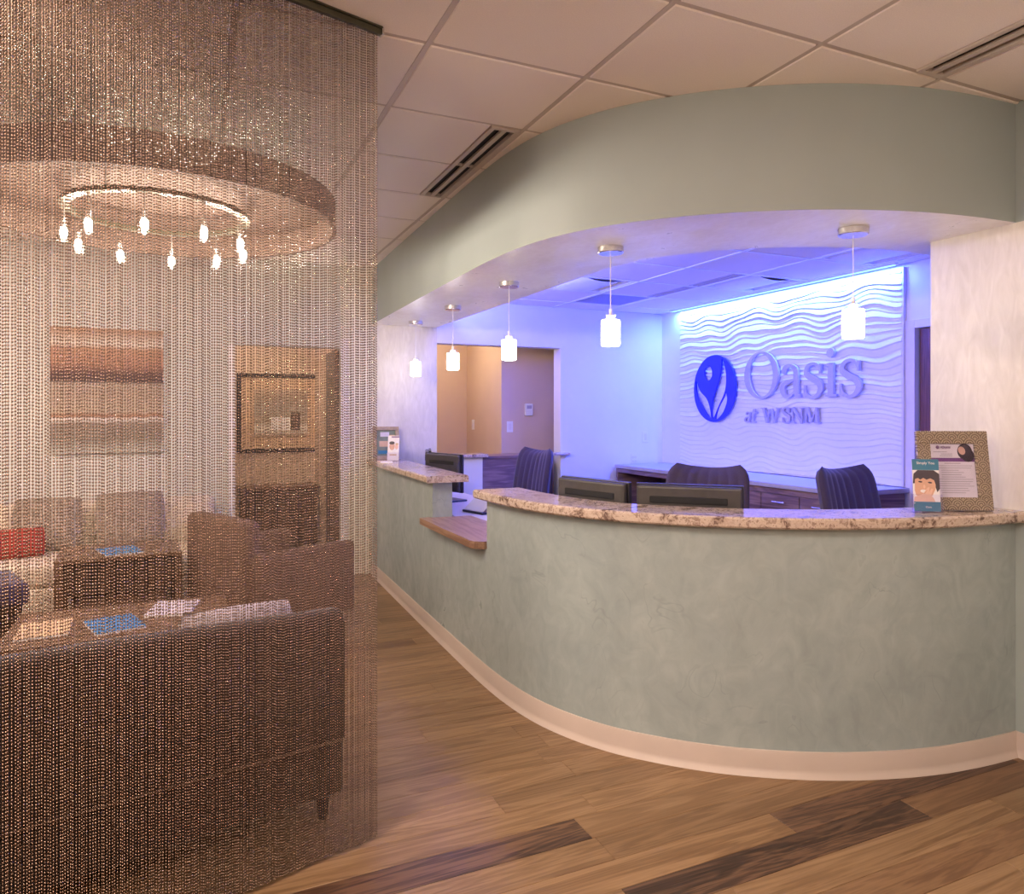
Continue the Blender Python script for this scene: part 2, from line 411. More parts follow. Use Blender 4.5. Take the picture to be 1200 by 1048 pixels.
for i in range(-7, 4):
    p0 = g0p+i*GP
    y1 = 6.41 if p0 < 1.6 else 2.6
    if p0 > -3.2: bx('grid_bar', M_GRID, ceil, p0-.010, p0+.010, -2.2, y1, CEIL+.003, CEIL+.03)
for j in range(-7, 9):
    q0 = g0q+j*GQ
    if -2.2 < q0 < 6.4: bx('grid_bar', M_GRID, ceil, -3.1, 3.17 if q0 < 2.5 else 1.7, q0-.010, q0+.010, CEIL+.0045, CEIL+.03)
k = 0
for (i, j) in sorted(LPAN):
    k += 1
    t = empty('ceiling_light', (g0p+(i+.5)*GP, g0q+(j+.5)*GQ, CEIL), 0, ['warm square light panel in the lobby ceiling, first behind the viewer', 'warm square light panel over the far left corner of the waiting area', 'warm square light panel in the lobby ceiling, over the entrance', 'warm square light panel in the lobby ceiling, right behind the viewer', 'warm square light panel in the lobby ceiling, near the right wall', 'warm square light panel over the left part of the waiting area'][k-1], 'ceiling light', 'lobby ceiling lights')
    MB().box(-.27, .27, -.24, .24, .004, .012).build('diffuser', M_PANEL, t)
    f = MB()
    for a in ((-.29, -.27, -.27, .27), (.27, .29, -.27, .27), (-.27, .27, -.27, -.24), (-.27, .27, .24, .27)): f.box(*a, 0, .02)
    f.build('frame', M_TROFF, t)

# opal globes added out of view to light the lobby in all directions
for (gx, gy, lab) in ((.3, -1.7, 'opal globe pendant behind the viewer, right one'), (-2.1, .5, 'opal globe pendant left of the viewer beyond the curtain end')):
    t = empty('globe_pendant', (gx, gy, CEIL), 0, lab, 'pendant lamp', 'lobby globe pendants')
    MB().lathe([(0, 0), (.06, 0), (.06, -.025), (0, -.025)], 20).build('canopy', M_NICKEL, t)
    MB().tube([(0, 0, -.025), (0, 0, -.36)], .004, 6).build('cord', M_NICKEL, t)
    MB().lathe([(.2*math.sin(PI*k/14), -.55+.2*math.cos(PI*k/14)) for k in range(15)], 24).build('globe', M_GLOBE, t, smooth=60)

# walls
def wall(name, mat, boxes, par=None):
    m = MB()
    for b in boxes: m.box(*b)
    return tag(m.build(name, mat, par), kind='structure')
OP = (2.11, 3.42, 2.10)            # opening behind the desk
OW = (.295, 1.215, 2.02)           # doorway behind the curtain
wall('wall_back', M_WAITW, [(-4.6, OW[0], YB, YB+.15, 0, CEIL+.03), (OW[0], OW[1], YB, YB+.15, OW[2], CEIL+.03)])
wall('wall_back', M_CREAM, [(OW[1], OP[0], YB, YB+.15, 0, CEIL+.03)])
wall('wall_back', M_WHITE, [(OP[0], OP[1], YB, YB+.15, OP[2], CEIL+.03), (OP[1], XF+.2, YB, YB+.15, 0, CEIL+.03)])
wall('wall_feature', M_WHITE, [(XF, XF+.15, 3.44, YB, 0, CEIL2+.1), (XF, XF+.15, 2.45, 3.44, 2.04, CEIL2+.1), (XF, XF+.15, 2.2, 2.45, 0, CEIL2+.1)])
wall('wall_right', M_CREAM, [(XR, XR+.15, 1.89, 2.27, 0, CEIL+.03), (XR, XR+.15, -3.2, 1.89, 1.0, SOFB)])
wall('wall_right', M_SOFFIT, [(XR, XR+.15, -3.2, 1.89, SOFB, CEIL+.03), (XR, XR+.15, -3.2, 1.89, 0, 1.0)])
wall('wall_front', M_WHITE, [(XR+.15, XF+.15, 2.12, 2.27, 0, CEIL2+.1)])
wall('wall_left', M_WAITW, [(-4.75, -4.6, -3.2, 6.56, 0, CEIL+.03)])
wall('wall_entrance', M_WAITW, [(-4.6, XR+.15, -3.35, -3.2, 0, CEIL+.03)])
# hallway beyond the openings
wall('wall_hall', M_TAN, [(1.3, 2.98, 7.93, 8.05, 0, 2.6), (2.98, 4.3, 6.90, 8.05, 0, 2.6)])
wall('wall_hall', M_TAN, [(-1.2, 1.3, 8.05, 8.17, 0, 2.6), (-1.3, -1.2, 6.56, 8.17, 0, 2.6), (1.25, 1.33, 6.9, 8.05, 0, 2.6)])
hc = MB().box(-1.3, 4.9, 6.56, 8.17, 2.56, 2.64).build('ceiling', M_TILE); tag(hc, kind='structure')
for n_, (hx, hy) in enumerate(((2.35, 7.2), (.5, 7.3))):
    t = empty('ceiling_light', (hx, hy, 2.56), 0, ['warm square light panel in the hall behind the desk', 'warm square light panel in the hall behind the curtain'][n_], 'ceiling light', 'hall ceiling lights')
    MB().box(-.27, .27, -.27, .27, -.006, 0).build('diffuser', M_HALLP, t)
    f = MB()
    for a in ((-.3, -.27, -.3, .3), (.27, .3, -.3, .3), (-.27, .27, -.3, -.27), (-.27, .27, .27, .3)): f.box(*a, -.012, 0)
    f.build('frame', M_TROFF, t)
# baseboards
bpath = [p for p in face]
def base_strip(path, name, par=None):
    prof = [(0, .10), (.006, .10), (.009, .094), (.010, .03), (.014, .016), (.024, .004), (.026, 0), (0, 0)]
    m = MB(); cols = [offset(path, d) for d, z in prof]
    rows = [[(cols[k][i][0], cols[k][i][1], prof[k][1]) for k in range(len(prof))] for i in range(len(path))]
    m.grid(rows); return m.build(name, M_BASE, par, smooth=40)
tag(base_strip([(XR, 1.888), (XR, 0), (XR, -3.2)], 'baseboard_right'), kind='structure')
tag(bx('baseboard_back', M_BASE, None, -4.6, OW[0], YB-.012, YB, 0, .1, .003), kind='structure')

# soffit over the counter
fr = resample(face, 90); bk = resample(catmull(SBACK, 8), 90)
so = MB().strip(fr, bk, SOFB, CEIL, mi=0, mbot=1, mb=2).build('soffit', [M_SOFFIT, M_UNDER, M_WHITE], None, smooth=35)
tag(so, 'curved grey green soffit sweeping over the reception counter', None, kind='structure')
so['kind'] = 'structure'

# reception ceiling
poly = [(2.07, 6.41)] + [(x-.02, y-.02) for x, y in catmull(SBACK, 4)] + [(XF, 2.27), (XF, 6.41)]
rc = MB().prism(poly, CEIL2+.03, CEIL2+.08).build('ceiling', M_TILE); tag(rc, kind='structure')
RX = [2.13, 2.73, 3.33, 3.93, 4.53, XF]; RY = [2.29, 3.08, 3.68, 4.28, 4.88, 5.48, 6.08, 6.405]
TROFF = {(1, 4), (3, 3), (3, 1)}; RET = (2, 5)
rtile = {}
for i in range(5):
    for j in range(7):
        x0, x1, y0, y1 = RX[i], RX[i+1], RY[j], RY[j+1]
        if (i, j) in TROFF or (i, j) == RET: continue
        if y1 < 3.2 and x0 < 3.2: continue
        if i == 2 and j in (3, 4): x1 -= .12         # slot diffuser runs along this edge
        key = (round(x1-x0, 3), round(y1-y0, 3))
        if key not in rtile:
            o = MB().box(.008, x1-x0-.008, .008, y1-y0-.008, 0, .02, .003, seg=1).build('ceiling_tile', M_TILE, rc); rtile[key] = o.data
        else:
            o = bpy.data.objects.new('ceiling_tile', rtile[key]); link(o, rc)
        o.location = (x0, y0, CEIL2)
for x in RX[1:5]: bx('grid_bar', M_TROFF, rc, x-.012, x+.012, 2.5, 6.405, CEIL2-.005, CEIL2+.03)
for y in RY[1:7]: bx('grid_bar', M_TROFF, rc, 2.14, XF, y-.012, y+.012, CEIL2-.0045, CEIL2+.03)

# ------------------------------------------------------------------ reception counter
ct = empty('reception_counter', (0, 0, 0), 0, 'curved reception counter faced in mottled grey green plaster', 'counter')
TH_W = .135
def seg(i0, i1): return face[i0:i1+1]
for (i0, i1, z1) in ((0, iA, .985), (iA, iB, .715), (iB, len(face)-1, .985)):
    A = seg(i0, i1); B = offset(face, -TH_W)[i0:i1+1]
    MB().strip(A, B, 0, z1).build('front_panel', M_GREEN, ct, smooth=35)
base_strip(face, 'kick_base', ct)
def slab(path, d_out, d_in, z0, z1, name, mat, label, cat, ext0=0, ext1=0):
    P = [np.array(p) for p in path]
    if ext0: P = [P[0]+(P[0]-P[1])/np.linalg.norm(P[0]-P[1])*ext0] + P
    if ext1: P = P + [P[-1]+(P[-1]-P[-2])/np.linalg.norm(P[-1]-P[-2])*ext1]
    P = [tuple(p) for p in P]
    b = .008; m = MB()
    prof = [(d_out-b, z0), (d_out, z0+b), (d_out, z1-b), (d_out-b, z1), (-d_in+b, z1), (-d_in, z1-b), (-d_in, z0)]
    cols = [offset(P, d) for d, z in prof]; n = len(prof)
    vs = [(cols[k][i][0], cols[k][i][1], prof[k][1]) for i in range(len(P)) for k in range(n)]
    fs = [(i*n+k, i*n+(k+1) % n, (i+1)*n+(k+1) % n, (i+1)*n+k) for i in range(len(P)-1) for k in range(n)]
    fs += [tuple(range(n)), tuple((len(P)-1)*n+k for k in range(n-1, -1, -1))]
    m.add(vs, fs)
    return tag(m.build(name, mat, None, smooth=30), label, cat)
GT = 1.03
slab(seg(0, iA), .055, .235, .985, GT, 'granite_countertop', M_GRAN, 'straight polished beige granite bar top beside the bead curtain', 'countertop', 0, .045)
slab(seg(iB, len(face)-1), .055, .225, .985, GT, 'granite_countertop', M_GRAN, 'long curved polished beige granite bar top under the framed notice', 'countertop', .06, 0)
# wooden transaction ledge in the notch
lp = [(1.372, 4.53), (1.372, 3.61), (1.385, 3.575), (1.43, 3.545), (1.72, 3.545), (1.72, 4.50), (1.60, 4.50), (1.452, 4.515), (1.44, 4.53)]
lo = MB().prism(lp, .715, .755).build('transaction_ledge', M_LEDGE); tag(lo, 'brown wood transaction ledge in the gap between the granite tops', 'ledge')
# work desks behind the counter
dk = empty('work_desk', (0, 0, 0), 0, 'pale laminate work desk following the curved counter inside', 'desk')
dpath = face[iB:]
MB().strip(offset(face, -TH_W-.002)[iB-1:], offset(face, -.78)[iB-1:], .70, .735).build('desk_top', M_DESK, dk)
for i in (iB+10, iB+46, len(face)-14):
    a = offset(face, -.2)[i]; b = offset(face, -.7)[i]
    d = math.atan2(b[1]-a[1], b[0]-a[0])
    MB().box(0, .5, -.015, .015, 0, .70, M=Matrix.Translation((a[0], a[1], 0)) @ Matrix.Rotation(d, 4, 'Z')).build('support_panel', M_DESK, dk)
dk2 = empty('work_desk', (0, 0, 0), 0, 'pale laminate work desk behind the straight counter', 'desk')
bx('desk_top', M_DESK, dk2, 1.725, 2.22, 3.62, 4.52, .70, .735, .004)
bx('desk_top', M_DESK, dk2, 1.66, 2.22, 4.52, 6.38, .70, .735, .004)
for y in (4.55, 5.4, 6.3): bx('support_panel', M_DESK, dk2, 1.74, 2.18, y, y+.03, 0, .70)

# ------------------------------------------------------------------ feature wall
def wave_panel():
    U = np.linspace(0, 2.53, 150); Z = np.linspace(.915, 2.485, 560)
    uu, zz = np.meshgrid(U, Z)
    wob = .85*np.sin(2*PI*(uu/.62)+1.7*np.sin(zz*4.1)+.6) * (.6+.4*np.sin(zz*5.3+uu*1.1)) + .55*np.sin(2*PI*uu/1.27+zz*5.2) + .3*np.sin(2*PI*uu/.37+zz*9.0+2)
    wob += .8*np.sin(zz*7.1+uu*.9)
    ph = zz/.043 + .66*wob
    fr_ = ph-np.floor(ph)
    amp = .0095*np.clip(.30+.70*(.5+.5*np.sin(uu*2.9+np.floor(ph)*2.1+1.3*np.sin(np.floor(ph)))), 0, 1)
    s_ = np.clip(fr_/.16, 0, 1); s_ = s_*s_*(3-2*s_)
    h = amp*(1-fr_)*s_*1.25 + .004
    vs = np.stack([XF-.022-h, 6.057-uu, zz], -1)
    m = MB(); R, Cc = uu.shape
    me = bpy.data.meshes.new('wave_face')
    idx = np.arange(R*Cc).reshape(R, Cc)
    quads = np.stack([idx[:-1, :-1], idx[:-1, 1:], idx[1:, 1:], idx[1:, :-1]], -1).reshape(-1, 4)
    me.vertices.add(R*Cc); me.vertices.foreach_set('co', vs.reshape(-1))
    me.loops.add(quads.size); me.loops.foreach_set('vertex_index', quads.reshape(-1).astype(np.int32))
    me.polygons.add(len(quads)); me.polygons.foreach_set('loop_start', np.arange(0, quads.size, 4, dtype=np.int32))
    me.polygons.foreach_set('use_smooth', np.ones(len(quads), bool))
    me.materials.append(M_WAVE); me.update(); me.validate()
    t = empty('wave_panel', (0, 0, 0), 0, 'white sculpted wave panel washed with blue light behind the desk', 'wall panel')
    o = bpy.data.objects.new('wave_face', me); link(o, t)
    bx('backing', M_WAVE, t, XF-.022, XF-.001, 6.057-2.53, 6.057, .915, 2.485)
    bx('edge_trim', M_TRIM, t, XF-.030, XF-.001, 6.057-2.545, 6.057-2.531, .915, 2.485)
    return t
wave_panel()
# a flat return strip left of the panel is simply wall; emblem and lettering stand off the panel
SX = XF-.060
def to_sign(pts): return pts
MS = Matrix(((0, 0, -1, SX), (-1, 0, 0, 0), (0, 1, 0, 0), (0, 0, 0, 1)))   # (right, up, out) -> world; right = -y
def ell(cx, cz, a, b, n=40, rot=0, t0=0, t1=2*PI, full=True):
    out = []
    for k in range(n + (0 if full else 1)):
        t = t0+(t1-t0)*k/n; x, z = a*math.cos(t), b*math.sin(t)
        out.append((cx+x*math.cos(rot)-z*math.sin(rot), cz+x*math.sin(rot)+z*math.cos(rot)))
    return out
def curve_mesh(name, loops, depth, mat, parent, M):
    cu = bpy.data.curves.new(name, 'CURVE'); cu.dimensions = '2D'; cu.fill_mode = 'BOTH'; cu.extrude = depth/2
    for lp_ in loops:
        sp = cu.splines.new('POLY'); sp.points.add(len(lp_)-1); sp.use_cyclic_u = True
        for p, q in zip(sp.points, lp_): p.co = (q[0], q[1], 0, 1)
    tmp = bpy.data.objects.new('tmp', cu); COL.objects.link(tmp)
    dg = bpy.context.evaluated_depsgraph_get(); me = bpy.data.meshes.new_from_object(tmp.evaluated_get(dg))
    bpy.data.objects.remove(tmp); bpy.data.curves.remove(cu)
    me.name = name; me.transform(M); me.materials.clear(); me.materials.append(mat)
    o = bpy.data.objects.new(name, me); link(o, parent); return o
def stroke(pts, ws, n=10):
    """closed outline of a brush stroke through 2-D pts with half widths ws"""
    P = catmull([(x, y, w_) for (x, y), w_ in zip(pts, ws)], n)
    L = []; R = []
    for i, (x, y, w_) in enumerate(P):
        a = P[max(i-1, 0)]; b = P[min(i+1, len(P)-1)]; dx, dy = b[0]-a[0], b[1]-a[1]; l_ = math.hypot(dx, dy) or 1
        L.append((x-dy/l_*w_, y+dx/l_*w_)); R.append((x+dy/l_*w_, y-dx/l_*w_))
    return L + R[::-1]
# emblem: right axis = -y, so horizontal coordinate is measured from y = 5.49
em = empty('logo_emblem', (XF-.06, 5.49, 1.36), 0, 'royal blue oval emblem with a leafy figure left of the lettering', 'wall emblem')
ME = Matrix(((0, 0, -1, 0), (-1, 0, 0, 0), (0, 1, 0, 0), (0, 0, 0, 1)))
oval = ell(0, .32, .298, .322, 60, rot=-.12)
head = ell(-.085, .470, .060, .072, 28)
leaf_l = stroke([(-.268, .405), (-.225, .28), (-.135, .18), (-.075, .08), (-.045, .035)], [.006, .032, .050, .030, .005])
leaf_r = stroke([(.115, .60), (.13, .46), (.10, .32), (.03, .19), (-.01, .07), (-.015, .03)], [.005, .040, .062, .054, .026, .006])
leaf_s = stroke([(.165, .29), (.155, .21), (.10, .12), (.045, .05), (.02, .03)], [.004, .032, .042, .024, .004])
curve_mesh('emblem_plate', [oval, head, leaf_l, leaf_r, leaf_s], .018, M_BLUE, em, ME)
for (a, b) in ((-.1, .56), (.15, .52), (0, .2)):
    MB().tube([(.009, -a, b), (.024, -a, b)], .006, 8).build('standoff', M_NICKEL, em)

sg = empty('sign_lettering', (XF-.058, 5.08, 1.36), 0, 'raised metal serif lettering in two lines on the wave panel', 'sign')
def letter(loops): return curve_mesh('letter', loops, .022, M_LETTER, sg, ME)
def multi(strokes, name='letter', M=None, depth=.022):
    """one letter from overlapping strokes, each an extruded outline, joined"""
    m = MB()
    for q_, s_ in enumerate(strokes):
        me = bpy.data.meshes.new('t'); cu = None
        o = curve_mesh('letter', [s_], depth+.0016*q_, M_LETTER, None, ME if M is None else M)
        m.add([v.co.copy() for v in o.data.vertices], [tuple(p.vertices) for p in o.data.polygons])
        d = o.data; bpy.data.objects.remove(o); bpy.data.meshes.remove(d); bpy.data.meshes.remove(me)
    return m.build(name, M_LETTER, sg)
B0 = .212          # baseline of the large word above the sign origin
def bar(x0, y0, x1, y1, w_): 
    dx, dy = x1-x0, y1-y0; l_ = math.hypot(dx, dy); a, b = -dy/l_*w_, dx/l_*w_
    return [(x0+a, y0+b), (x1+a, y1+b), (x1-a, y1-b), (x0-a, y0-b)]
# O
letter([ell(.21, B0+.205, .205, .21, 56), ell(.21, B0+.205, .145, .19, 48, rot=.12)])
def let_a(x, y, s=1.0):
    X = lambda p: [(x+a*s, y+b*s) for a, b in p]
    return [stroke(X([(.035, .205), (.06, .255), (.115, .268), (.165, .235), (.175, .17), (.175, .07), (.185, .02), (.225, .012)]), [w_*s for w_ in (.022, .020, .014, .022, .025, .025, .020, .008)]),
            stroke(X([(.178, .155), (.12, .14), (.05, .115), (.028, .065), (.06, .015), (.115, .018), (.178, .065)]), [w_*s for w_ in (.010, .012, .020, .026, .018, .012, .008)])]
def let_s(x, y, s=1.0):
    X = lambda p: [(x+a*s, y+b*s) for a, b in p]
    return [stroke(X([(.175, .20), (.15, .255), (.095, .270), (.045, .245), (.035, .195), (.085, .155), (.155, .12), (.180, .065), (.145, .012), (.085, -.002), (.035, .025), (.020, .08)]), [w_*s for w_ in (.006, .012, .012, .016, .023, .026, .026, .024, .016, .011, .012, .005)]),
            bar(x+.175*s, y+.185*s, x+.178*s, y+.262*s, .009*s), bar(x+.022*s, y+.005*s, x+.02*s, y+.095*s, .009*s)]
multi(let_a(.435, B0)); multi(let_s(.685, B0))
def let_i(x, y):
    return [bar(x+.06, y+.0, x+.06, y+.265, .027), bar(x+.01, y+.008, x+.115, y+.008, .009), bar(x+.008, y+.248, x+.06, y+.258, .010)]
multi(let_i(.905, B0)); 
dot = multi([ell(.962, B0+.345, .036, .036, 24)])
multi(let_s(1.04, B0, 1.02))
# second line
def slant(loop, k=.18): return [(a+k*b, b) for a, b in loop]
multi([slant(l_) for l_ in let_a(0.0, 0.0, .34)])
multi([slant(bar(.105, .0, .105, .12, .010)), slant(bar(.085, .088, .135, .088, .006)), slant(bar(.105, .004, .135, .004, .006))])
def cap_w(x, h, s):
    return [bar(x+.012, h, x+.055*s, 0, .011), bar(x+.055*s, 0, x+.098*s, h*.92, .006), bar(x+.098*s, h*.92, x+.142*s, 0, .011), bar(x+.142*s, 0, x+.188*s, h, .006), bar(x-.012, h-.003, x+.036, h-.003, .004), bar(x+.168*s, h-.003, x+.210*s, h-.003, .004)]
CH = .128
multi(cap_w(.225, CH, 1.0))
multi(let_s(.455, 0.0, .47))
def cap_n(x, h): return [bar(x+.02, 0, x+.02, h, .006), bar(x+.02, h, x+.12, 0, .011), bar(x+.12, 0, x+.12, h, .006), bar(x, .004, x+.042, .004, .004), bar(x-.005, h-.004, x+.03, h-.004, .004), bar(x+.098, h-.004, x+.142, h-.004, .004)]
def cap_m(x, h): return [bar(x+.02, 0, x+.025, h, .006), bar(x+.025, h, x+.075, .01, .011), bar(x+.075, .01, x+.125, h, .006), bar(x+.125, h, x+.13, 0, .011), bar(x, .004, x+.042, .004, .004), bar(x+.105, .004, x+.157, .004, .004), bar(x+.003, h-.004, x+.03, h-.004, .004), bar(x+.12, h-.004, x+.15, h-.004, .004)]
multi(cap_n(.555, CH)); multi(cap_m(.70, CH))

# blue LED strip hidden up in the ceiling corner over the panel
t = empty('led_strip', (XF-.088, 4.83, CEIL2), 0, 'slim blue led wash strip along the ceiling over the wave panel', 'light strip')
bx('housing', M_TROFF, t, -.022, .022, -1.31, 1.31, -.014, 0, .003)
bx('diffuser', M_LED, t, -.016, .016, -1.29, 1.29, -.017, -.014)
def area(name, loc, rot, sx, sy, col, e, parent=None, spread=None):
    l_ = bpy.data.lights.new(name, 'AREA'); l_.shape = 'RECTANGLE'; l_.size = sx; l_.size_y = sy; l_.color = col; l_.energy = e
    if spread: l_.spread = spread
    o = bpy.data.objects.new(name, l_); link(o, parent); o.location = loc; o.rotation_euler = rot; return o
area('led_light', (0, 0, -.020), (0, math.radians(-8), 0), .03, 2.58, BLUE, 150, t)
t = empty('led_strip', (2.150, 4.9, 2.40), 0, 'slim blue led strip behind the soffit edge lighting the reception', 'light strip')  # strip added out of sight behind the soffit to brighten reception ceiling and walls
bx('housing', M_TROFF, t, -.028, 0, -1.40, 1.40, -.02, .02, .003)
bx('diffuser', M_LED, t, 0, .004, -1.38, 1.38, -.012, .012)
area('led_light', (.012, 0, 0), (0, math.radians(-122), 0), .03, 2.7, (.09, .11, 1), 85, t)

# credenza under the panel
cr = empty('credenza', (0, 0, 0), 0, 'low dark wood credenza with drawers under the wave panel', 'cabinet')
CY0, CY1, CX = 3.50, 6.38, 4.06
bx('countertop', M_CTOP, cr, CX-.02, XF-.002, CY0-.02, CY1, .875, .91, .004)
bx('end_panel', M_CREDX, cr, CX, XF-.03, CY0, CY0+.03, .05, .875)
bx('back_panel', M_CRED, cr, XF-.05, XF-.03, CY0+.03, CY1, .05, .875)
bx('end_panel', M_CREDX, cr, CX, XF-.03, CY1-.03, CY1, .05, .875)
bx('toe_kick', M_SLOT, cr, CX+.05, XF-.03, CY0+.03, CY1-.03, 0, .05)
bx('shelf', M_CRED, cr, CX+.02, XF-.05, 5.45, CY1-.03, .40, .43)
bx('top_rail', M_CRED, cr, CX, CX+.02, CY0+.03, CY1-.03, .83, .875)
y = CY0+.03
while y < 5.40:
    y1 = min(y+.385, 5.45)
    for (z0, z1) in ((.62, .825), (.36, .612), (.06, .352)):
        d = bx('drawer', M_CRED, cr, CX, CX+.03, y+.004, y1-.004, z0, z1, .002)
        h = MB(); yc = (y+y1)/2; zc = z1-.055
        h.tube([(CX, yc-.06, zc), (CX-.022, yc-.06, zc), (CX-.026, yc-.05, zc), (CX-.026, yc+.05, zc), (CX-.022, yc+.06, zc), (CX, yc+.06, zc)], .005, 6)
        h.build('handle', M_NICKEL, d)
    y = y1
bx('divider', M_CREDX, cr, CX, XF-.05, 5.45, 5.47, .05, .875)

# door right of the panel, with its trim
tr = MB().box(XF-.012, XF, 3.44, 3.522, 0, 2.10, .002).box(XF-.012, XF, 2.45, 3.44, 2.04, 2.10, .002).build('trim_1', M_TRIM); tag(tr, kind='structure')
d1 = MB().box(XF+.03, XF+.075, 2.47, 3.43, .01, 2.035, .002).build('door_1', M_PURPLEDOOR); tag(d1, kind='structure')
dh = MB().lathe([(.0, 0), (.026, 0), (.026, .012), (.012, .02)], 16, M=Matrix.Translation((XF+.03, 3.36, 1.0)) @ Matrix.Rotation(-PI/2, 4, 'Y')).tube([(XF+.0, 3.36, 1.0), (XF-.02, 3.36, 1.0), (XF-.025, 3.33, 1.0), (XF-.025, 3.26, 1.0)], .008, 8).build('door_handle', M_NICKEL, d1)

# ------------------------------------------------------------------ opening behind the desk: half wall, caps, wood panel
hw = MB().box(2.11, 2.57, YB, YB+.15, 0, 1.02).build('half_wall', M_WHITE); tag(hw, kind='structure')
tag(bx('granite_sill', M_GRAN, None, 2.09, 2.61, YB-.05, YB+.2, 1.02, 1.05, .004), 'grey granite cap on the low white wall behind the monitor', 'countertop')
tag(bx('granite_sill', M_GRAN, None, 3.30, 3.50, YB-.06, YB+.0, 1.02, 1.045, .004), 'short granite shelf end jutting from the blue lit wall', 'countertop')
hp = empty('hall_cabinet', (0, 0, 0), 0, 'dark striped wood cabinet front in the opening behind the desk', 'cabinet')
bx('front', M_CREDX, hp, 2.57, 3.30, YB+.03, YB+.06, .06, 1.0)
bx('top', M_CREDX, hp, 2.57, 3.34, YB+.02, YB+.40, 1.0, 1.025, .003)
bx('side_panel', M_DARKW, hp, 3.30, 3.34, YB+.02, YB+.38, 0, 1.0)
bx('toe_kick', M_SLOT, hp, 2.57, 3.30, YB+.08, YB+.10, 0, .06)
def plate(name, loc, face_axis, label, cat, kind, group=None):
    """wall plate; local x right, y = out of the wall (negative), z up"""
    rz = 0 if face_axis == 'y' else -PI/2
    t = empty(name, loc, rz, label, cat, group)
    MB().box(-.036, .036, -.006, 0, -.058, .058, .002).build('plate', M_WHITEP, t)
    if kind == 'switch': MB().box(-.016, .016, -.010, -.006, -.032, .032, .002).build('rocker', M_TRIM, t)
    if kind == 'outlet':
        for z in (-.02, .02): MB().box(-.016, .016, -.008, -.006, z-.014, z+.014, .002).build('socket', M_TRIM, t)
    if kind == 'quad':
        for x in (-.017, .017):
            for z in (-.02, .02): MB().box(x-.013, x+.013, -.008, -.006, z-.013, z+.013, .002).build('socket', M_TRIM, t)
    return t
plate('light_switch', (2.98, 7.72, 1.31), 'x', 'white rocker switch on the orange hall wall, left of the corner', 'switch', 'switch')
plate('light_switch', (3.075, 6.90, 1.30), 'y', 'white rocker switch on the pinkish hall wall beside the corner', 'switch', 'switch')
plate('light_switch', (4.44, YB, 1.19), 'y', 'white rocker switch on the blue lit wall', 'switch', 'switch')
plate('wall_outlet', (4.30, YB, .955), 'y', 'white four socket outlet on the blue lit wall beside the credenza', 'outlet', 'quad')
th = empty('thermostat', (3.29, 6.90, 1.48), 0, 'pale box thermostat on the pinkish hall wall', 'thermostat')
MB().box(-.045, .045, -.028, 0, -.065, .065, .006).build('case', M_WHITEP, th)
MB().box(-.028, .028, -.030, -.028, .01, .045).build('display', M_GREYT, th)

# ------------------------------------------------------------------ reception ceiling fittings
TL = ['white basket troffer, unlit, over the desk nearest the soffit', 'white basket troffer, unlit, beside the slot diffuser', 'white basket troffer, unlit, at the right end of the wave panel']
for n_, (i, j) in enumerate(sorted(TROFF)):
    x0, x1, y0, y1 = RX[i], RX[i+1], RY[j], RY[j+1]
    t = empty('troffer', ((x0+x1)/2, (y0+y1)/2, CEIL2), 0, TL[n_], 'ceiling light', 'unlit reception troffers')
    a, b = (x1-x0)/2-.012, (y1-y0)/2-.012
    f = MB()
    for q in ((-a, -a+.03, -b, b), (a-.03, a, -b, b), (-a+.03, a-.03, -b, -b+.03), (-a+.03, a-.03, b-.03, b)): f.box(*q, 0, .03)
    f.build('frame', M_TROFF, t)
    P = [[(-.20*math.cos(PI*u/12), -b+.03+v*(2*b-.06), .028-.045*math.sin(PI*u/12)) for u in range(13)] for v in (0, 1)]
    MB().grid(P).build('basket', M_TROFF, t, smooth=60)
    bx('reflector', M_TROFF, t, -a+.03, a-.03, -b+.03, b-.03, .026, .03)
i, j = RET; x0, x1, y0, y1 = RX[i], RX[i+1], RY[j], RY[j+1]
t = empty('return_grille', ((x0+x1)/2, (y0+y1)/2, CEIL2), 0, 'perforated square return air grille, darker than the tiles', 'air grille')
bx('backing', M_DGREY, t, -.285, .285, -.285, .285, .016, .02)
f = MB()
for q in ((-.288, -.26, -.288, .288), (.26, .288, -.288, .288), (-.26, .26, -.288, -.26), (-.26, .26, .26, .288)): f.box(*q, 0, .02)
f.build('frame', M_TROFF, t)
for k in range(20):
    yy = -.255+k*.0265; MB().box(-.26, .26, yy, yy+.006, .002, .016).build('slat', M_LETTER, t)
def diffuser(x0, x1, y0, y1, z, label):
    t = empty('slot_diffuser', ((x0+x1)/2, (y0+y1)/2, z), 0, label, 'air diffuser')
    a, b = (x1-x0)/2, (y1-y0)/2
    bx('plenum', M_SLOT, t, -a, a, -b, b, .018, .022)
    f = MB(); w_ = a*.30
    f.box(-a, -a+w_, -b, b, -.002, .018); f.box(a-w_, a, -b, b, -.002, .018)
    f.box(-a+w_, a-w_, -b, -b+.02, -.002, .018); f.box(-a+w_, a-w_, b-.02, b, -.002, .018)
    f.build('frame', M_GRID, t)
    MB().box(-a*.16, a*.16, -b+.02, b-.02, -.001, .012).build('vane', M_GRID, t)
    return t
diffuser(3.81, 3.918, 4.29, 5.47, CEIL2, 'long slot diffuser in the blue lit reception ceiling')
qd = g0q+2*GQ
diffuser(1.405-.155, 1.405-.012, qd+.01, qd+2*GQ-.01, CEIL-.004, 'double slot air diffuser in the lobby ceiling above the soffit bend')
diffuser(g0p+2*GP-.155, g0p+2*GP-.012, g0q-2*GQ+.01, g0q-.01, CEIL-.004, 'double slot air diffuser in the lobby ceiling near the right wall')

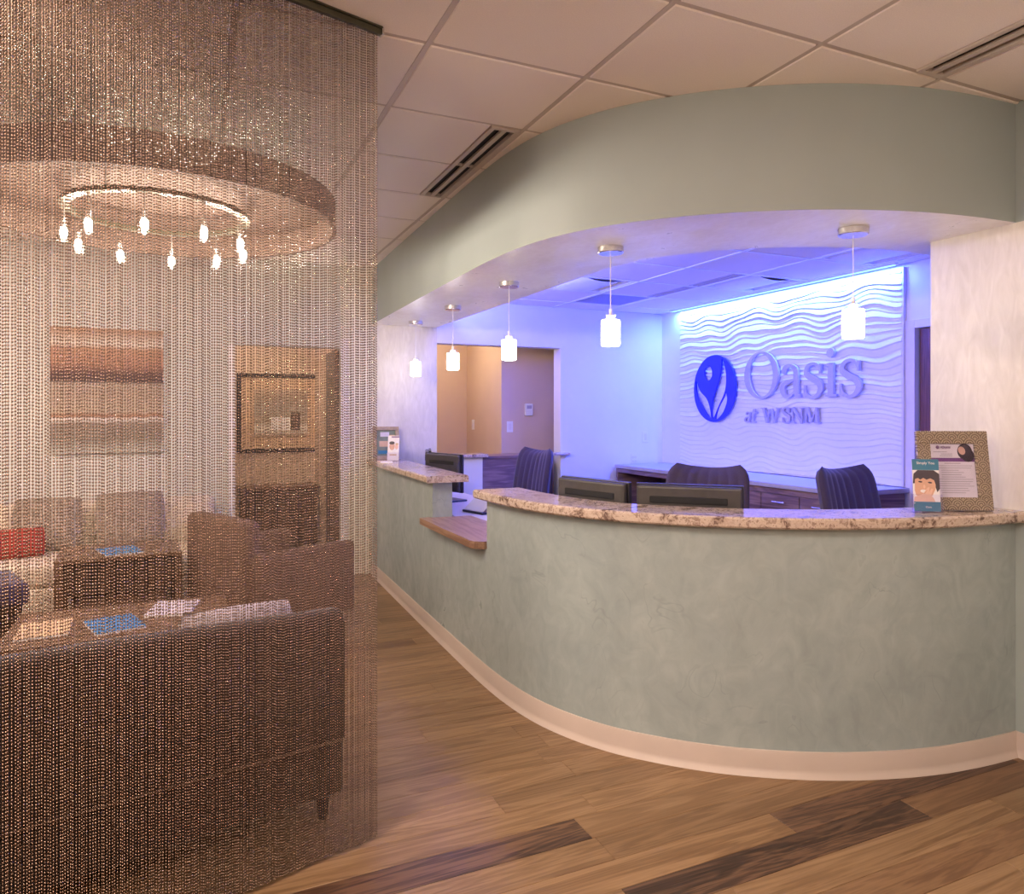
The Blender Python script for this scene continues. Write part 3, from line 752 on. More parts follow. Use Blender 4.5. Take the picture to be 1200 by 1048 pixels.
# ------------------------------------------------------------------ pendants
def make_pendant(loc):
    t = empty('pendant_lamp', loc)
    MB().lathe([(0, 0), (.062, 0), (.062, -.026), (.058, -.03), (0, -.03)], 32, c=(0, 0, 0)).build('canopy', M_NICKEL, t, smooth=30)
    MB().tube([(0, 0, -.03), (0, 0, -.31)], .0025, 6).build('cord', M_WHITEP, t)
    MB().lathe([(0, -.30), (.008, -.30), (.008, -.325), (.02, -.33), (.02, -.352), (0, -.352)], 20).build('socket', M_WHITEP, t, smooth=30)
    MB().lathe([(.032, -.322), (.032, -.343), (.046, -.348), (.048, -.354), (.048, -.372), (.0465, -.372), (.0465, -.355), (.044, -.350), (.030, -.345), (.030, -.322)], 28, closed=True).build('glass_sleeve', M_GLASS, t, smooth=40)
    MB().lathe([(0, -.353), (.043, -.354), (.0455, -.357), (.0455, -.472), (.041, -.478), (0, -.478)], 24).build('frosted_shade', M_PEND, t, smooth=40)
    return t
PEND = [((2.637, 2.24), 'rightmost pendant lamp, hanging in front of the wave panel'), ((1.862, 2.976), 'pendant lamp with glass cylinder, second from the right'), ((1.79, 4.028), 'middle one of the five glass pendant lamps'),
        ((1.80, 5.088), 'pendant lamp in front of the left edge of the orange opening'), ((1.80, 6.06), 'leftmost and farthest pendant lamp against the pale wall')]
p0_ = None
for (x, y), lab in PEND:
    if p0_ is None: o = p0_ = make_pendant((x, y, SOFB))
    else: o = copy_tree(p0_); o.location = (x, y, SOFB)
    tag(o, lab, 'pendant lamp', 'pendant lamps under the soffit')

# ------------------------------------------------------------------ office chairs
def make_chair():
    t = empty('office_chair', (0, 0, 0))
    # backrest: padded, vertically channelled; chair faces -y
    W_, Hh, z0 = .25, .56, .56
    nu, nv = 61, 22
    def prof(u, v, side):
        x = (u*2-1)*W_*(1-.06*v*v)*(1-.22*max(0, (v-.82)/.18)**3)
        e = max(0, 1-abs(u*2-1)**6)*max(0, 1-abs(v*2-1)**10)
        rib = .010*abs(math.sin(u*PI*8))
        y_ = .055*(u*2-1)**2*-1 + .10*v*v*.9 + (-.5 if side else .5)*.085*e**.5 - (rib*e if side else 0)
        z = z0+v*Hh + .025*(u*2-1)**2*(v)
        return (x, .22+y_, z)
    m = MB(); m.grid([[prof(u/(nu-1), v/(nv-1), 1) for u in range(nu)] for v in range(nv)]); m.grid([[prof(u/(nu-1), v/(nv-1), 0) for u in range(nu)] for v in range(nv)])
    m.build('backrest', M_FAB, t, smooth=50)
    MB().box(-.25, .25, -.27, .22, .43, .51, .03, seg=3).build('seat', M_FAB, t, smooth=40)
    MB().box(-.035, .035, .19, .23, .40, .62, .008).build('back_bracket', M_BLACK, t)
    for s_ in (-1, 1):
        MB().tube([(s_*.25, .10, .44), (s_*.30, .08, .47), (s_*.30, .06, .66)], .014, 8).box(s_*.30-.03, s_*.30+.03, -.14, .12, .655, .68, .01).build('armrest', M_BLACK, t, smooth=40)
    MB().lathe([(.03, .10), (.03, .28), (.02, .28), (.02, .43), (.07, .43), (.07, .445)], 16).build('gas_column', M_DGREY, t, smooth=30)
    for k in range(5):
        a = 2*PI*k/5+.3; c_, s_ = math.cos(a), math.sin(a)
        l_ = MB().tube([(0, 0, .115), (.15*c_, .15*s_, .10), (.29*c_, .29*s_, .075)], [.03, .022, .016], 8).build('base_leg', M_BLACK, t, smooth=40)
        MB().lathe([(.0, -.012), (.028, -.012), (.028, .012), (0, .012)], 14, M=Matrix.Translation((.29*c_, .29*s_, .028)) @ Matrix.Rotation(a, 4, 'Z') @ Matrix.Rotation(PI/2, 4, 'X')).tube([(.29*c_, .29*s_, .04), (.29*c_, .29*s_, .078)], .008, 6).build('caster', M_DGREY, l_)
    return t
c0 = make_chair(); c0.location = (2.56, 3.20, 0); c0.rotation_euler.z = math.radians(-53)
tag(c0, 'dark plum ribbed office chair behind the middle monitor', 'chair', 'office chairs at the reception desk')
c1 = copy_tree(c0); c1.location = (2.50, 5.55, 0); c1.rotation_euler.z = math.radians(-80)
c1['label'] = 'dark plum ribbed office chair in front of the orange opening'
c2 = copy_tree(c0); c2.location = (3.42, 2.70, 0); c2.rotation_euler.z = math.radians(5)
c2['label'] = 'dark plum ribbed office chair behind the teal brochure'

# ------------------------------------------------------------------ monitors
def make_monitor(w_, h_):
    t = empty('monitor', (0, 0, 0))          # back faces -y, screen +y; local z from the desk top
    zb = .385-h_
    MB().box(-w_/2, w_/2, 0, .022, zb, zb+h_, .004).build('bezel', M_BLACK, t)
    MB().box(-w_/2+.014, w_/2-.014, .0222, .0235, zb+.016, zb+h_-.014).build('screen', M_SCREEN, t)
    s_ = MB().box(-w_*.488, w_*.488, -.030, 0, zb+.008, zb+h_-.007, .012, seg=3).build('rear_shell', M_DGREY, t)
    MB().box(-w_*.36, w_*.36, -.033, -.029, zb+h_-.085, zb+h_-.055, .004).build('vent', M_SLOT, s_)
    MB().lathe([(.0, 0), (.012, 0), (.012, .002), (0, .002)], 14, M=Matrix.Translation((0, -.037, zb+h_*.5)) @ Matrix.Rotation(PI/2, 4, 'X')).build('badge', M_NICKEL, s_)
    MB().box(-.035, .035, -.045, -.03, .01, zb+.14, .004).build('stand_neck', M_BLACK, t)
    MB().box(-.11, .11, -.045, .15, 0, .014, .006).build('stand_foot', M_BLACK, t)
    return t
m0 = make_monitor(.47, .30)
def set_mon(o, a, b, lab):
    """a, b: left and right end of the back, seen from the lobby"""
    o.location = ((a[0]+b[0])/2, (a[1]+b[1])/2, .735); o.rotation_euler.z = math.atan2(b[1]-a[1], b[0]-a[0]); tag(o, lab, 'monitor', 'monitors seen from behind on the desks')
set_mon(m0, (1.742, 3.25), (1.848, 2.805), 'black monitor seen from behind with a wide vent slot, left of its twin')
m1 = copy_tree(m0); set_mon(m1, (1.868, 2.775), (2.215, 2.44), 'black monitor seen from behind, in front of the plum chair')
m2 = copy_tree(m0); set_mon(m2, (1.79, 5.69), (1.925, 5.22), 'black monitor seen from behind at the end of the straight counter')
m3 = copy_tree(m0); set_mon(m3, (2.00, 6.32), (1.86, 5.87), 'small dark monitor edge on, behind the brochures of the straight counter')

# desk clutter seen through the gap
ph = empty('desk_phone', (2.02, 4.33, .735), math.radians(-70), 'dark desk phone with handset seen through the gap in the counter', 'phone')
MB().prism([(-.11, 0), (.11, 0), (.11, .09), (-.11, .025)], -.09, .09, M=Matrix.Rotation(PI/2, 4, 'X')).build('base', M_BLACK, ph)
MB().tube([(-.07, -.06, .06), (-.05, -.06, .085), (.05, -.06, .115), (.09, -.06, .105)], [.022, .016, .016, .024], 10).build('handset', M_DGREY, ph, smooth=50)
for a in range(3):
    for b in range(3): MB().box(-.03+a*.026, -.012+a*.026, -.01+b*.026, .008+b*.026, .05+a*.008, .062+a*.008, .002).build('key', M_DGREY, ph)
pp = empty('paper_holder', (1.92, 4.75, .735), math.radians(-75), 'white curved paper holder beside the left monitor', 'paper holder')
P = [[(x, -.10+.20*v/12, .02+.11*math.sin(PI*v/24)) for x in (-.11, .11)] for v in range(13)]
MB().grid(P).grid([[(a, b, c_-.006) for a, b, c_ in r] for r in P]).build('sheet_rest', M_WHITEP, pp, smooth=60)
MB().box(-.12, .12, -.11, .11, 0, .016, .004).build('foot', M_BLACK, pp)
ps = MB()
for k in range(3): ps.box(-.11, .11, -.15, .15, .0005+k*.0012, .0012+k*.0012, M=Matrix.Rotation(k*.06, 4, 'Z'))
ps = ps.build('paper_sheets', M_PAPER); ps.location = (1.95, 4.08, .735); ps.rotation_euler.z = .3; tag(ps, 'loose white paper sheets on the desk inside the gap', 'paper')

# ------------------------------------------------------------------ frames and brochures on the bar
def quad(m, x0, x1, z0, z1, y=0, mi=0): m.add([(x0, y, z0), (x1, y, z0), (x1, y, z1), (x0, y, z1)], [(0, 1, 2, 3)], mi)
def leafy_frame_mat():
    k = N('scallop_embossed_frame'); k.b.inputs['Roughness'].default_value = .45; k.b.inputs['Metallic'].default_value = .25
    c = k.n('ShaderNodeTexCoord'); sp = k.n('ShaderNodeSeparateXYZ'); k.l(c.outputs['Object'], sp.inputs[0])
    def mth(op, a, b=None, c_=None):
        n_ = k.n('ShaderNodeMath', _operation=op)
        for idx, val in enumerate((a, b, c_)):
            if val is None: continue
            if isinstance(val, (int, float)): n_.inputs[idx].default_value = val
            else: k.l(val, n_.inputs[idx])
        return n_.outputs[0]
    wd, ht = .046, .023                       # fans in staggered rows
    zr = mth('DIVIDE', sp.outputs['Z'], ht); row = mth('FLOOR', zr); fz = mth('FRACT', zr)
    st = mth('MULTIPLY', mth('FLOORED_MODULO', row, 2.0), .5)
    fx = mth('SUBTRACT', mth('FRACT', mth('ADD', mth('DIVIDE', sp.outputs['X'], wd), st)), .5)
    dx = mth('MULTIPLY', fx, wd); dz = mth('MULTIPLY', fz, ht)
    rr = mth('SQRT', mth('ADD', mth('MULTIPLY', dx, dx), mth('MULTIPLY', dz, dz)))
    sn = k.n('ShaderNodeMath', _operation='SINE'); k.l(mth('MULTIPLY', rr, 720.0), sn.inputs[0])
    k.l(k.ramp(sn.outputs[0], [(.15, (.20, .15, .11)), (.85, (.50, .40, .31))]), k.b.inputs['Base Color']); k.bump(sn.outputs[0], .5, .002); return k.m
M_SCALLOP = leafy_frame_mat()
M_WOODF = plain('grey_oak_frame', (.38, .29, .20), .6, noise=.2, scale=40)
def frame_thing(name, w_, h_, bw, loc, rz, tilt, mat, label):
    t = empty(name, loc, rz, label, 'picture frame')
    R = Matrix.Rotation(-tilt, 4, 'X')
    f = MB()
    for (a, b, c_, d) in ((-w_/2, w_/2, 0, bw), (-w_/2, w_/2, h_-bw, h_), (-w_/2, -w_/2+bw, bw, h_-bw), (w_/2-bw, w_/2, bw, h_-bw)): f.box(a, b, 0, .022, c_, d, .003, M=R)
    f.build('moulding', mat, t)
    MB().box(-w_/2+bw-.004, w_/2-bw+.004, .012, .016, bw-.004, h_-bw+.004, M=R).build('backing', M_PAPER, t)
    # easel leg reaching back to the bar
    hb = h_*.6; yt = .022+hb*math.sin(tilt); zt = hb*math.cos(tilt)
    MB().tube([(0, yt+.004, zt), (0, yt+.075, .004)], .006, 6).build('easel_leg', M_BLACK, t)
    return t, R
def printm(parent, R, items, y, name='print'):
    """flat print: items = (polygon, material)"""
    for k_, (poly, mat) in enumerate(items):
        m = MB(); yy = y-.0003*(k_+1)
        m.add([R @ Vector((a, yy, b)) for a, b in poly], [tuple(range(len(poly)))]); m.build(name, mat, parent, fix=False)
def rect(x0, x1, z0, z1): return [(x0, z0), (x1, z0), (x1, z1), (x0, z1)]
t, R = frame_thing('notice_frame', .285, .335, .054, (2.925, 1.965, GT+.004), math.radians(-30), math.radians(10), M_SCALLOP, 'wide embossed bronze frame with a printed notice on the curved bar')
fx0, fx1, fz0, fz1 = -.0885, .0885, .054, .281
items = [(rect(fx0, fx1, .205, .209+.012), M_PURPLE), (ell(.052, .248, .030, .034, 20), M_HAIR), (ell(.063, .232, .026, .028, 20), M_HAIR), (ell(.040, .252, .014, .018, 18, rot=.3), M_SKIN2), (ell(-.056, .266, .007, .008, 16), M_PURPLE), (rect(-.046, -.004, .262, .270), M_GREYT),
         (rect(-.075, -.02, .245, .2475), M_GREYT), (rect(-.045, .0, .236, .2385), M_GREYT), (rect(-.05, 0, .228, .2305), M_GREYT), (rect(-.035, .03, .196, .199), M_GREYT)]
zz = .186
for (a, b) in ((-.075, .075), (-.075, .07), (-.05, .02), (-.05, .04), (-.05, .03), (-.05, .045), (-.075, .075), (-.075, .072), (-.075, .06), (-.075, .076), (-.075, .05), (-.06, .055), (-.055, .04)):
    items.append((rect(a, b, zz, zz+.0022), M_GREYT)); zz -= .0095
printm(t, R, items, .012)
MB().box(fx0, fx1, .0095, .0105, fz0, fz1, M=R).build('glazing', M_ACRYL, t)

def brochure(name, loc, rz, label, items, w_=.100, h_=.215, tilt=.16):
    t = empty(name, loc, rz, label, 'brochure')
    R = Matrix.Rotation(-tilt, 4, 'X')
    MB().box(-w_/2, w_/2, .004, .008, .006, .006+h_, M=R).build('leaflet', M_PAPER, t)
    printm(t, R, items, .004)
    return t
def holder(loc, rz, label, w_=.108):
    t = empty('brochure_holder', loc, rz, label, 'brochure holder')
    R = Matrix.Rotation(-.16, 4, 'X')
    MB().box(-w_/2, w_/2, -.010, -.008, .002, .075, M=R).build('front_pocket', M_ACRYL, t)
    MB().box(-w_/2, w_/2, .012, .014, .002, .17, M=R).build('back_plate', M_ACRYL, t)
    MB().box(-w_/2, w_/2, -.015, .055, 0, .002).build('foot_plate', M_ACRYL, t)
    for s_ in (-1, 1): MB().box(s_*w_/2-.001, s_*w_/2+.001, -.010, .014, .002, .075, M=R).build('side_plate', M_ACRYL, t)
    return t
hl = (2.765, 1.985, GT); hrz = math.radians(-38)
holder(hl, hrz, 'clear acrylic brochure holder in front of the notice frame')
face_items = [(rect(-.05, .05, .006, .221), M_PAPER), (rect(-.05, .05, .176, .221), M_TEALL), ([(-.05, .006), (.05, .006), (.05, .042), (.02, .046), (-.03, .046), (-.05, .036)], M_TEAL),
    ([(-.050, .120), (-.046, .160), (-.030, .1755), (.030, .1755), (.050, .160), (.050, .100), (.040, .085), (.030, .120)], M_HAIR),
    ([(-.044, .092), (-.040, .072), (-.022, .062), (.004, .060), (.022, .072), (.034, .098), (.036, .140), (.02, .158), (-.03, .158), (-.042, .135)], M_SKIN),
    ([(-.046, .160), (-.043, .138), (-.030, .142), (-.022, .136), (-.010, .143), (.002, .136), (.016, .142), (.030, .134), (.036, .112), (.044, .150), (.02, .172), (-.03, .172)], M_HAIR),
    (ell(-.022, .127, .008, .0035, 12, rot=-.1), M_HAIR), (ell(.014, .124, .008, .0035, 12, rot=-.1), M_HAIR), (ell(-.010, .088, .014, .007, 14, rot=-.15), M_PAPER), (ell(-.008, .107, .004, .008, 10), M_SKIN2),
    ([(-.050, .040), (-.046, .064), (-.026, .072), (-.012, .080), (.004, .104), (.011, .106), (.008, .084), (.018, .100), (.024, .098), (.016, .072), (.026, .058), (.032, .040)], M_SKIN2), ([(-.012, .078), (.001, .094), (.003, .092), (-.008, .076)], M_SKIN), ([(-.05, .040), (.05, .040), (.05, .045), (-.05, .045)], M_TEAL)]
b = brochure('brochure', hl, hrz, 'teal brochure with a smiling face standing in the acrylic holder', face_items)
def text_obj(parent, txt, size, loc, R, mat):
    cu = bpy.data.curves.new('caption', 'FONT'); cu.body = txt; cu.size = size; cu.align_x = 'CENTER'
    tmp = bpy.data.objects.new('tmp', cu); COL.objects.link(tmp)
    dg = bpy.context.evaluated_depsgraph_get(); me = bpy.data.meshes.new_from_object(tmp.evaluated_get(dg)); bpy.data.objects.remove(tmp)
    me.transform(Matrix.Rotation(PI/2, 4, 'X')); me.transform(Matrix.Translation(loc)); me.transform(R)
    me.materials.clear(); me.materials.append(mat); o = bpy.data.objects.new('lettering', me); link(o, parent); return o
R16 = Matrix.Rotation(-.16, 4, 'X')
text_obj(b, 'Simply You', .015, (0, -.0008, .200), R16, M_PAPER)
text_obj(b, 'Oasis', .010, (.004, -.0010, .020), R16, M_PAPER)
RN = Matrix.Rotation(-math.radians(10), 4, 'X')
text_obj(t, 'Oasis', .016, (-.024, .0085, .260), RN, M_PURPLE)
# left bar: frame with a board and leaflets
t, R = frame_thing('small_frame', .235, .295, .034, (1.60, 6.29, GT), math.radians(-6), math.radians(8), M_WOODF, 'grey oak frame with a green card at the far end of the straight bar')
printm(t, R, [(rect(-.084, .084, .034, .261), M_OLIVE), (rect(-.05, .03, .205, .245), M_LILAC), (rect(-.06, .02, .115, .165), M_BUFF), (rect(.03, .08, .13, .22), M_BUFF), (rect(-.07, .06, .05, .08), M_TEAL)], .012)
hl2 = (1.585, 6.02, GT)
holder(hl2, math.radians(-30), 'clear acrylic brochure holder on the straight bar')
brochure('brochure', hl2, math.radians(-30), 'pale folded leaflet standing in front of the grey oak frame', [(rect(-.05, .05, .006, .221), M_PAPER), (ell(-.012, .13, .024, .034, 20), M_SKIN), (ell(-.014, .158, .024, .014, 16), M_HAIR), (ell(.028, .125, .014, .024, 16), M_SKIN2), (ell(.03, .148, .014, .01, 16), M_BUFF), (rect(-.03, .03, .05, .06), M_BUFF), (rect(-.02, .05, .205, .215), M_PURPLE)])
for k, (x, y, a) in enumerate(((1.50, 6.0, .2), (1.49, 5.86, -.25))):
    o = MB().box(-.05, .05, -.04, .04, 0, .006+.004*k, .001).build('leaflet_stack', M_PAPER if k else M_BUFF); o.location = (x, y, GT); o.rotation_euler.z = a
    tag(o, ['buff card stack lying beside the pale leaflet', 'white card stack lying near the edge of the straight bar'][k], 'cards')

# ------------------------------------------------------------------ bead curtain
CR = np.array((.578, 2.392)); CD = np.array((-.9615, -.2747)); CL = 1.62
tk = empty('curtain_track', (CR[0], CR[1], CEIL), math.atan2(CD[1], CD[0]), 'thin dark bronze ceiling track carrying the bead curtain', 'curtain track')
MB().box(-.012, CL+.02, -.016, .016, -.006, -.001, .001).build('flange', M_TRACK, tk)
MB().box(-.010, CL+.02, -.008, .008, -.026, -.006, .002).build('rail', M_TRACK, tk)
MB().box(-.018, -.010, -.014, .014, -.026, -.001, .002).build('end_cap', M_NICKEL, tk)
def bead_curtain():
    pitch, bp, rb = .0063, .0086, .0030
    ns = int(CL/pitch); nb = int((CEIL-.030-.012)/bp)
    t_ = (np.arange(ns)+.5)*pitch + rng.normal(0, .00045, ns)
    # slow bunching so that some strands crowd and others open up
    t_ += .0005*np.sin(np.arange(ns)*.9)+.0008*np.sin(np.arange(ns)*.37+1)
    off = rng.normal(0, .0009, ns) + .003*np.sin(np.arange(ns)*.13)
    zph = np.cumsum(rng.normal(0, .0020, ns)); zph += .0012*(np.arange(ns) % 2)
    nrm = np.array((-CD[1], CD[0]))
    base = CR[None]+CD[None]*t_[:, None]+nrm[None]*off[:, None]
    # icosahedron
    g = (1+5**.5)/2
    iv = np.array([(-1, g, 0), (1, g, 0), (-1, -g, 0), (1, -g, 0), (0, -1, g), (0, 1, g), (0, -1, -g), (0, 1, -g), (g, 0, -1), (g, 0, 1), (-g, 0, -1), (-g, 0, 1)], float); iv /= np.linalg.norm(iv[0])
    fi = np.array([(0, 11, 5), (0, 5, 1), (0, 1, 7), (0, 7, 10), (0, 10, 11), (1, 5, 9), (5, 11, 4), (11, 10, 2), (10, 7, 6), (7, 1, 8), (3, 9, 4), (3, 4, 2), (3, 2, 6), (3, 6, 8), (3, 8, 9), (4, 9, 5), (2, 4, 11), (6, 2, 10), (8, 6, 7), (9, 8, 1)])
    k = np.arange(nb)
    zc = (CEIL-.030)-(k[None]*bp)+ (zph[:, None] % bp) - bp
    sway = np.sin(k[None]*.011+np.arange(ns)[:, None]*1.7)*.0009
    cen = np.stack([np.broadcast_to(base[:, 0:1], (ns, nb))+CD[0]*sway, np.broadcast_to(base[:, 1:2], (ns, nb))+CD[1]*sway, zc], -1).reshape(-1, 3)
    V = (cen[:, None]+iv[None]*rb).reshape(-1, 3)
    F = (np.arange(len(cen))[:, None, None]*12+fi[None]).reshape(-1, 3)
    # connecting wire: a thin triangular prism per strand
    r = .0007; tri = np.array([(math.cos(a), math.sin(a)) for a in (0, 2.1, 4.2)])*r
    wv = []; wf = []
    b0 = len(V)
    for i in range(ns):
        for z in (CEIL-.026, zc[i, -1]):
            for a in tri: wv.append((base[i, 0]+a[0], base[i, 1]+a[1], z))
        q = b0+i*6
        for a in range(3):
            c_ = (a+1) % 3; wf += [(q+a, q+c_, q+3+c_), (q+a, q+3+c_, q+3+a)]
    V = np.concatenate([V, np.array(wv)]); F = np.concatenate([F, np.array(wf)])
    me = bpy.data.meshes.new('bead_curtain')
    me.vertices.add(len(V)); me.vertices.foreach_set('co', V.astype(np.float32).reshape(-1))
    me.loops.add(F.size); me.loops.foreach_set('vertex_index', F.astype(np.int32).reshape(-1))
    me.polygons.add(len(F)); me.polygons.foreach_set('loop_start', np.arange(0, F.size, 3, dtype=np.int32))
    me.polygons.foreach_set('use_smooth', np.ones(len(F), bool))
    me.materials.append(M_BEAD); me.update()
    o = bpy.data.objects.new('bead_curtain', me); link(o)
    tag(o, 'tall see through curtain of bronze metal bead chains', 'bead curtain', kind='stuff')
bead_curtain()

# ------------------------------------------------------------------ waiting area behind the curtain
ch = empty('chandelier', (-.13, 3.73, 2.34), 0, 'wide shallow brown drum chandelier with a ring of small bulbs', 'chandelier')
RD = .80
MB().lathe([(RD, 0), (RD, .135), (RD-.012, .135), (RD-.012, 0)], 72, closed=True).build('drum_band', M_DRUM, ch, smooth=30)
MB().lathe([(0, .120), (RD-.013, .120), (RD-.013, .130), (0, .130)], 72).build('drum_top', M_DRUM, ch, smooth=30)
MB().lathe([(RD+.004, -.004), (RD+.004, .008), (RD-.016, .008), (RD-.016, -.004)], 72, closed=True).build('rim', M_DRUM, ch, smooth=30)
MB().lathe([(.40, .02), (.40, .04), (.36, .04), (.36, .02)], 48, closed=True).build('lamp_ring', M_TRACK, ch, smooth=30)
for k in range(3):
    a = k*2*PI/3; MB().tube([(.5*math.cos(a), .5*math.sin(a), .13), (.5*math.cos(a), .5*math.sin(a), CEIL-2.34)], .006, 6).build('hanging_rod', M_NICKEL, ch)
    MB().tube([(.38*math.cos(a), .38*math.sin(a), .03), (.38*math.cos(a), .38*math.sin(a), .12)], .005, 6).build('ring_post', M_NICKEL, ch)
for k in range(10):
    a = 2*PI*k/10+.2; x, y = .38*math.cos(a), .38*math.sin(a)
    h = MB().lathe([(0, -.02), (.012, -.02), (.014, .02), (0, .02)], 12, c=(x, y, -.07)).tube([(x, y, -.05), (x, y, .03)], .004, 6).build('lamp_holder', M_NICKEL, ch, smooth=40)
    MB().lathe([(0, -.070), (.009, -.067), (.0145, -.05), (.0145, -.03), (.008, -.02), (0, -.02)], 12, c=(x, y, -.07)).build('bulb', M_BULB, h, smooth=50)
    MB().lathe([(.022, -.085), (.026, -.05), (.026, 0), (.024, 0), (.024, -.05), (.020, -.085)], 14, c=(x, y, -.07), closed=True).build('crystal_cup', M_GLASS, h, smooth=50)

def cushion(name, w_, h_, t_, mat, loc, rot, label):
    m = MB(); n = 13
    for s_ in (1, -1):
        m.grid([[((u/6-1)*w_/2*(1-.06*abs(v/6-1)**2), s_*t_/2*max(0, (1-abs(u/6-1)**2.5))**.5*max(0, (1-abs(v/6-1)**2.5))**.5, (v/6-1)*h_/2*(1-.06*abs(u/6-1)**2)) for u in range(n)] for v in range(n)])
    o = m.build(name, mat, None, smooth=60); o.location = loc; o.rotation_euler = rot; return tag(o, label, 'pillow', 'pillows in the waiting area')
# foreground sofa, back towards the viewer
sf = empty('sofa', (.50, 2.56, 0), math.atan2(.205, .979), 'dark brown sofa with its back to the bead curtain', 'sofa')
L_ = 2.05
def sbox(name, *a, mat=M_BROWNS, bev=.02): return MB().box(*a, bev, seg=3).build(name, mat, sf, smooth=40)
# back rises with a soft curve towards the right end (local x = 0)
P1 = []; nb_ = 25
for i in range(nb_):
    x = -L_+L_*i/(nb_-1); top = .735+.02*math.sin(PI*(x+L_)/L_)
    P1.append([(x, 0, .29), (x, .0, top-.04), (x, .02, top-.01), (x, .06, top), (x, .12, top-.01), (x, .15, top-.05), (x, .17, .42), (x, .17, .29)])
m = MB().grid(P1); m.add(P1[0], [tuple(range(8))]); m.add(P1[-1], [tuple(range(8))]); m.build('back', M_BROWNS, sf, smooth=45)
sbox('base', -L_, 0, .01, .82, .09, .28, bev=.012)
sbox('seat_cushion', -L_+.16, -L_/2, .16, .80, .285, .43, bev=.03); sbox('seat_cushion', -L_/2, -.16, .16, .80, .285, .43, bev=.03)
sbox('arm', -.15, 0, .172, .82, .285, .60, bev=.03); sbox('arm', -L_, -L_+.15, .172, .82, .285, .60, bev=.03)
MB().tube([(-L_+.01, -.003, .286), (-.01, -.003, .286)], .005, 6).build('piping', M_BROWNC, sf)
MB().tube([(-.72, -.003, .42), (-.01, -.003, .42)], .006, 6).build('seam', M_SLOT, sf)
for (x, y) in ((-.06, .05), (-L_+.1, .05), (-.06, .76), (-L_+.1, .76)):
    MB().lathe([(.014, 0), (.030, .10), (.034, .10), (0, .10)], 4, c=(x, y, 0)).build('leg', M_SLOT, sf)
cushion('throw_pillow', .42, .30, .12, M_PILLOWL, (.18, 2.86, .57), (math.radians(-25), 0, math.radians(14)), 'lavender patterned pillow leaning on the dark sofa back')
# cream sofa along the back wall
s2 = empty('sofa', (-.95, 6.36, 0), 0, 'cream sofa against the back wall below the banded painting', 'sofa')
def c2box(name, *a, bev=.02, mat=M_CREAMS): return MB().box(*a, bev, seg=3).build(name, mat, s2, smooth=40)
c2box('base', -1.2, 1.13, -.88, -.02, .10, .30); c2box('back', -1.2, 1.13, -.20, -.0, .305, .78, bev=.05)
c2box('arm', .97, 1.13, -.88, -.21, .305, .62, bev=.04); c2box('arm', -1.2, -1.04, -.88, -.21, .305, .62, bev=.04)
for k in range(3): c2box('seat_cushion', -1.035+k*.666, -1.035+(k+1)*.666-.005, -.88, -.21, .305, .46, bev=.035)
for (x, y) in ((-1.1, -.8), (1.03, -.8), (-1.1, -.1), (1.03, -.1)): MB().lathe([(.02, 0), (.03, .1), (0, .1)], 10, c=(x, y, 0)).build('leg', M_DARKW, s2)
cushion('throw_pillow', .46, .40, .16, M_PILLOW, (-.40, 6.03, .66), (math.radians(-14), 0, .12), 'speckled grey pillow, rightmost on the cream sofa')
cushion('throw_pillow', .44, .38, .16, M_PILLOW, (-.93, 6.03, .65), (math.radians(-14), 0, -.1), 'speckled grey pillow, second on the cream sofa')
cushion('throw_pillow', .40, .20, .13, M_RED, (-1.10, 5.78, .56), (math.radians(-14), 0, .25), 'small red pillow at the left of the cream sofa')
# side table with shelf and magazines
tb = empty('side_table', (-.40, 5.17, 0), math.radians(4), 'wood side table with a dark drawer front and lower shelf', 'table')
MB().box(-.34, .34, -.25, .25, .55, .575, .004).build('table_top', M_TABW, tb)
MB().box(-.31, .31, -.22, .22, .35, .55, .003).build('drawer_box', M_DARKW, tb)
MB().box(-.32, .32, -.23, .23, .12, .145, .003).build('shelf', M_TABW, tb)
for sx in (-1, 1):
    for sy in (-1, 1): MB().box(sx*.32-.02, sx*.32+.02, sy*.23-.02, sy*.23+.02, 0, .55, .003).build('leg', M_TABW, tb)
bk_ = MB().box(-.26, .26, -.18, .18, 0, .19, .01).build('storage_basket', M_BROWNC); bk_.location = (-.40, 5.17, .145); bk_.rotation_euler.z = math.radians(4); tag(bk_, 'dark woven basket on the lower shelf of the side table', 'basket')
def magazine(loc, rz, mat, label, t_=.008, w_=.21, h_=.28):
    t = empty('magazine', loc, rz, label, 'magazine', 'magazines in the waiting area')
    MB().box(-w_/2, w_/2, -h_/2, h_/2, 0, t_-.001, .0005).build('pages', M_PAPER, t)
    MB().box(-w_/2-.001, w_/2+.001, -h_/2-.001, h_/2+.001, t_-.001, t_).build('cover', mat, t)
magazine((-.40, 5.10, .575), .3, M_BLUEMAG, 'blue covered magazine on the side table')
# round coffee table under the chandelier
cf = empty('coffee_table', (-.30, 4.02, 0), 0, 'low brown coffee table with magazines behind the dark sofa', 'table')
MB().box(-.48, .48, -.32, .32, .38, .42, .006).build('table_top', M_TABW, cf)
for sx in (-1, 1):
    for sy in (-1, 1): MB().box(sx*.43-.025, sx*.43+.025, sy*.27-.025, sy*.27+.025, 0, .38, .003).build('leg', M_TABW, cf)
for k, (x, y, a, m_, lab) in enumerate(((-.33, 3.92, .3, M_BLUEMAG, 'blue covered magazine lying left on the coffee table'), (-.08, 4.12, -.2, M_PILLOWL, 'grey covered magazine in the middle of the coffee table'), (.10, 3.86, 1.45, M_DARKW, 'dark covered magazine at the right edge of the coffee table'), (-.62, 3.96, .05, M_BUFF, 'buff covered magazine at the left edge of the coffee table'))):
    magazine((x, y, .42), a, m_, lab, .012)
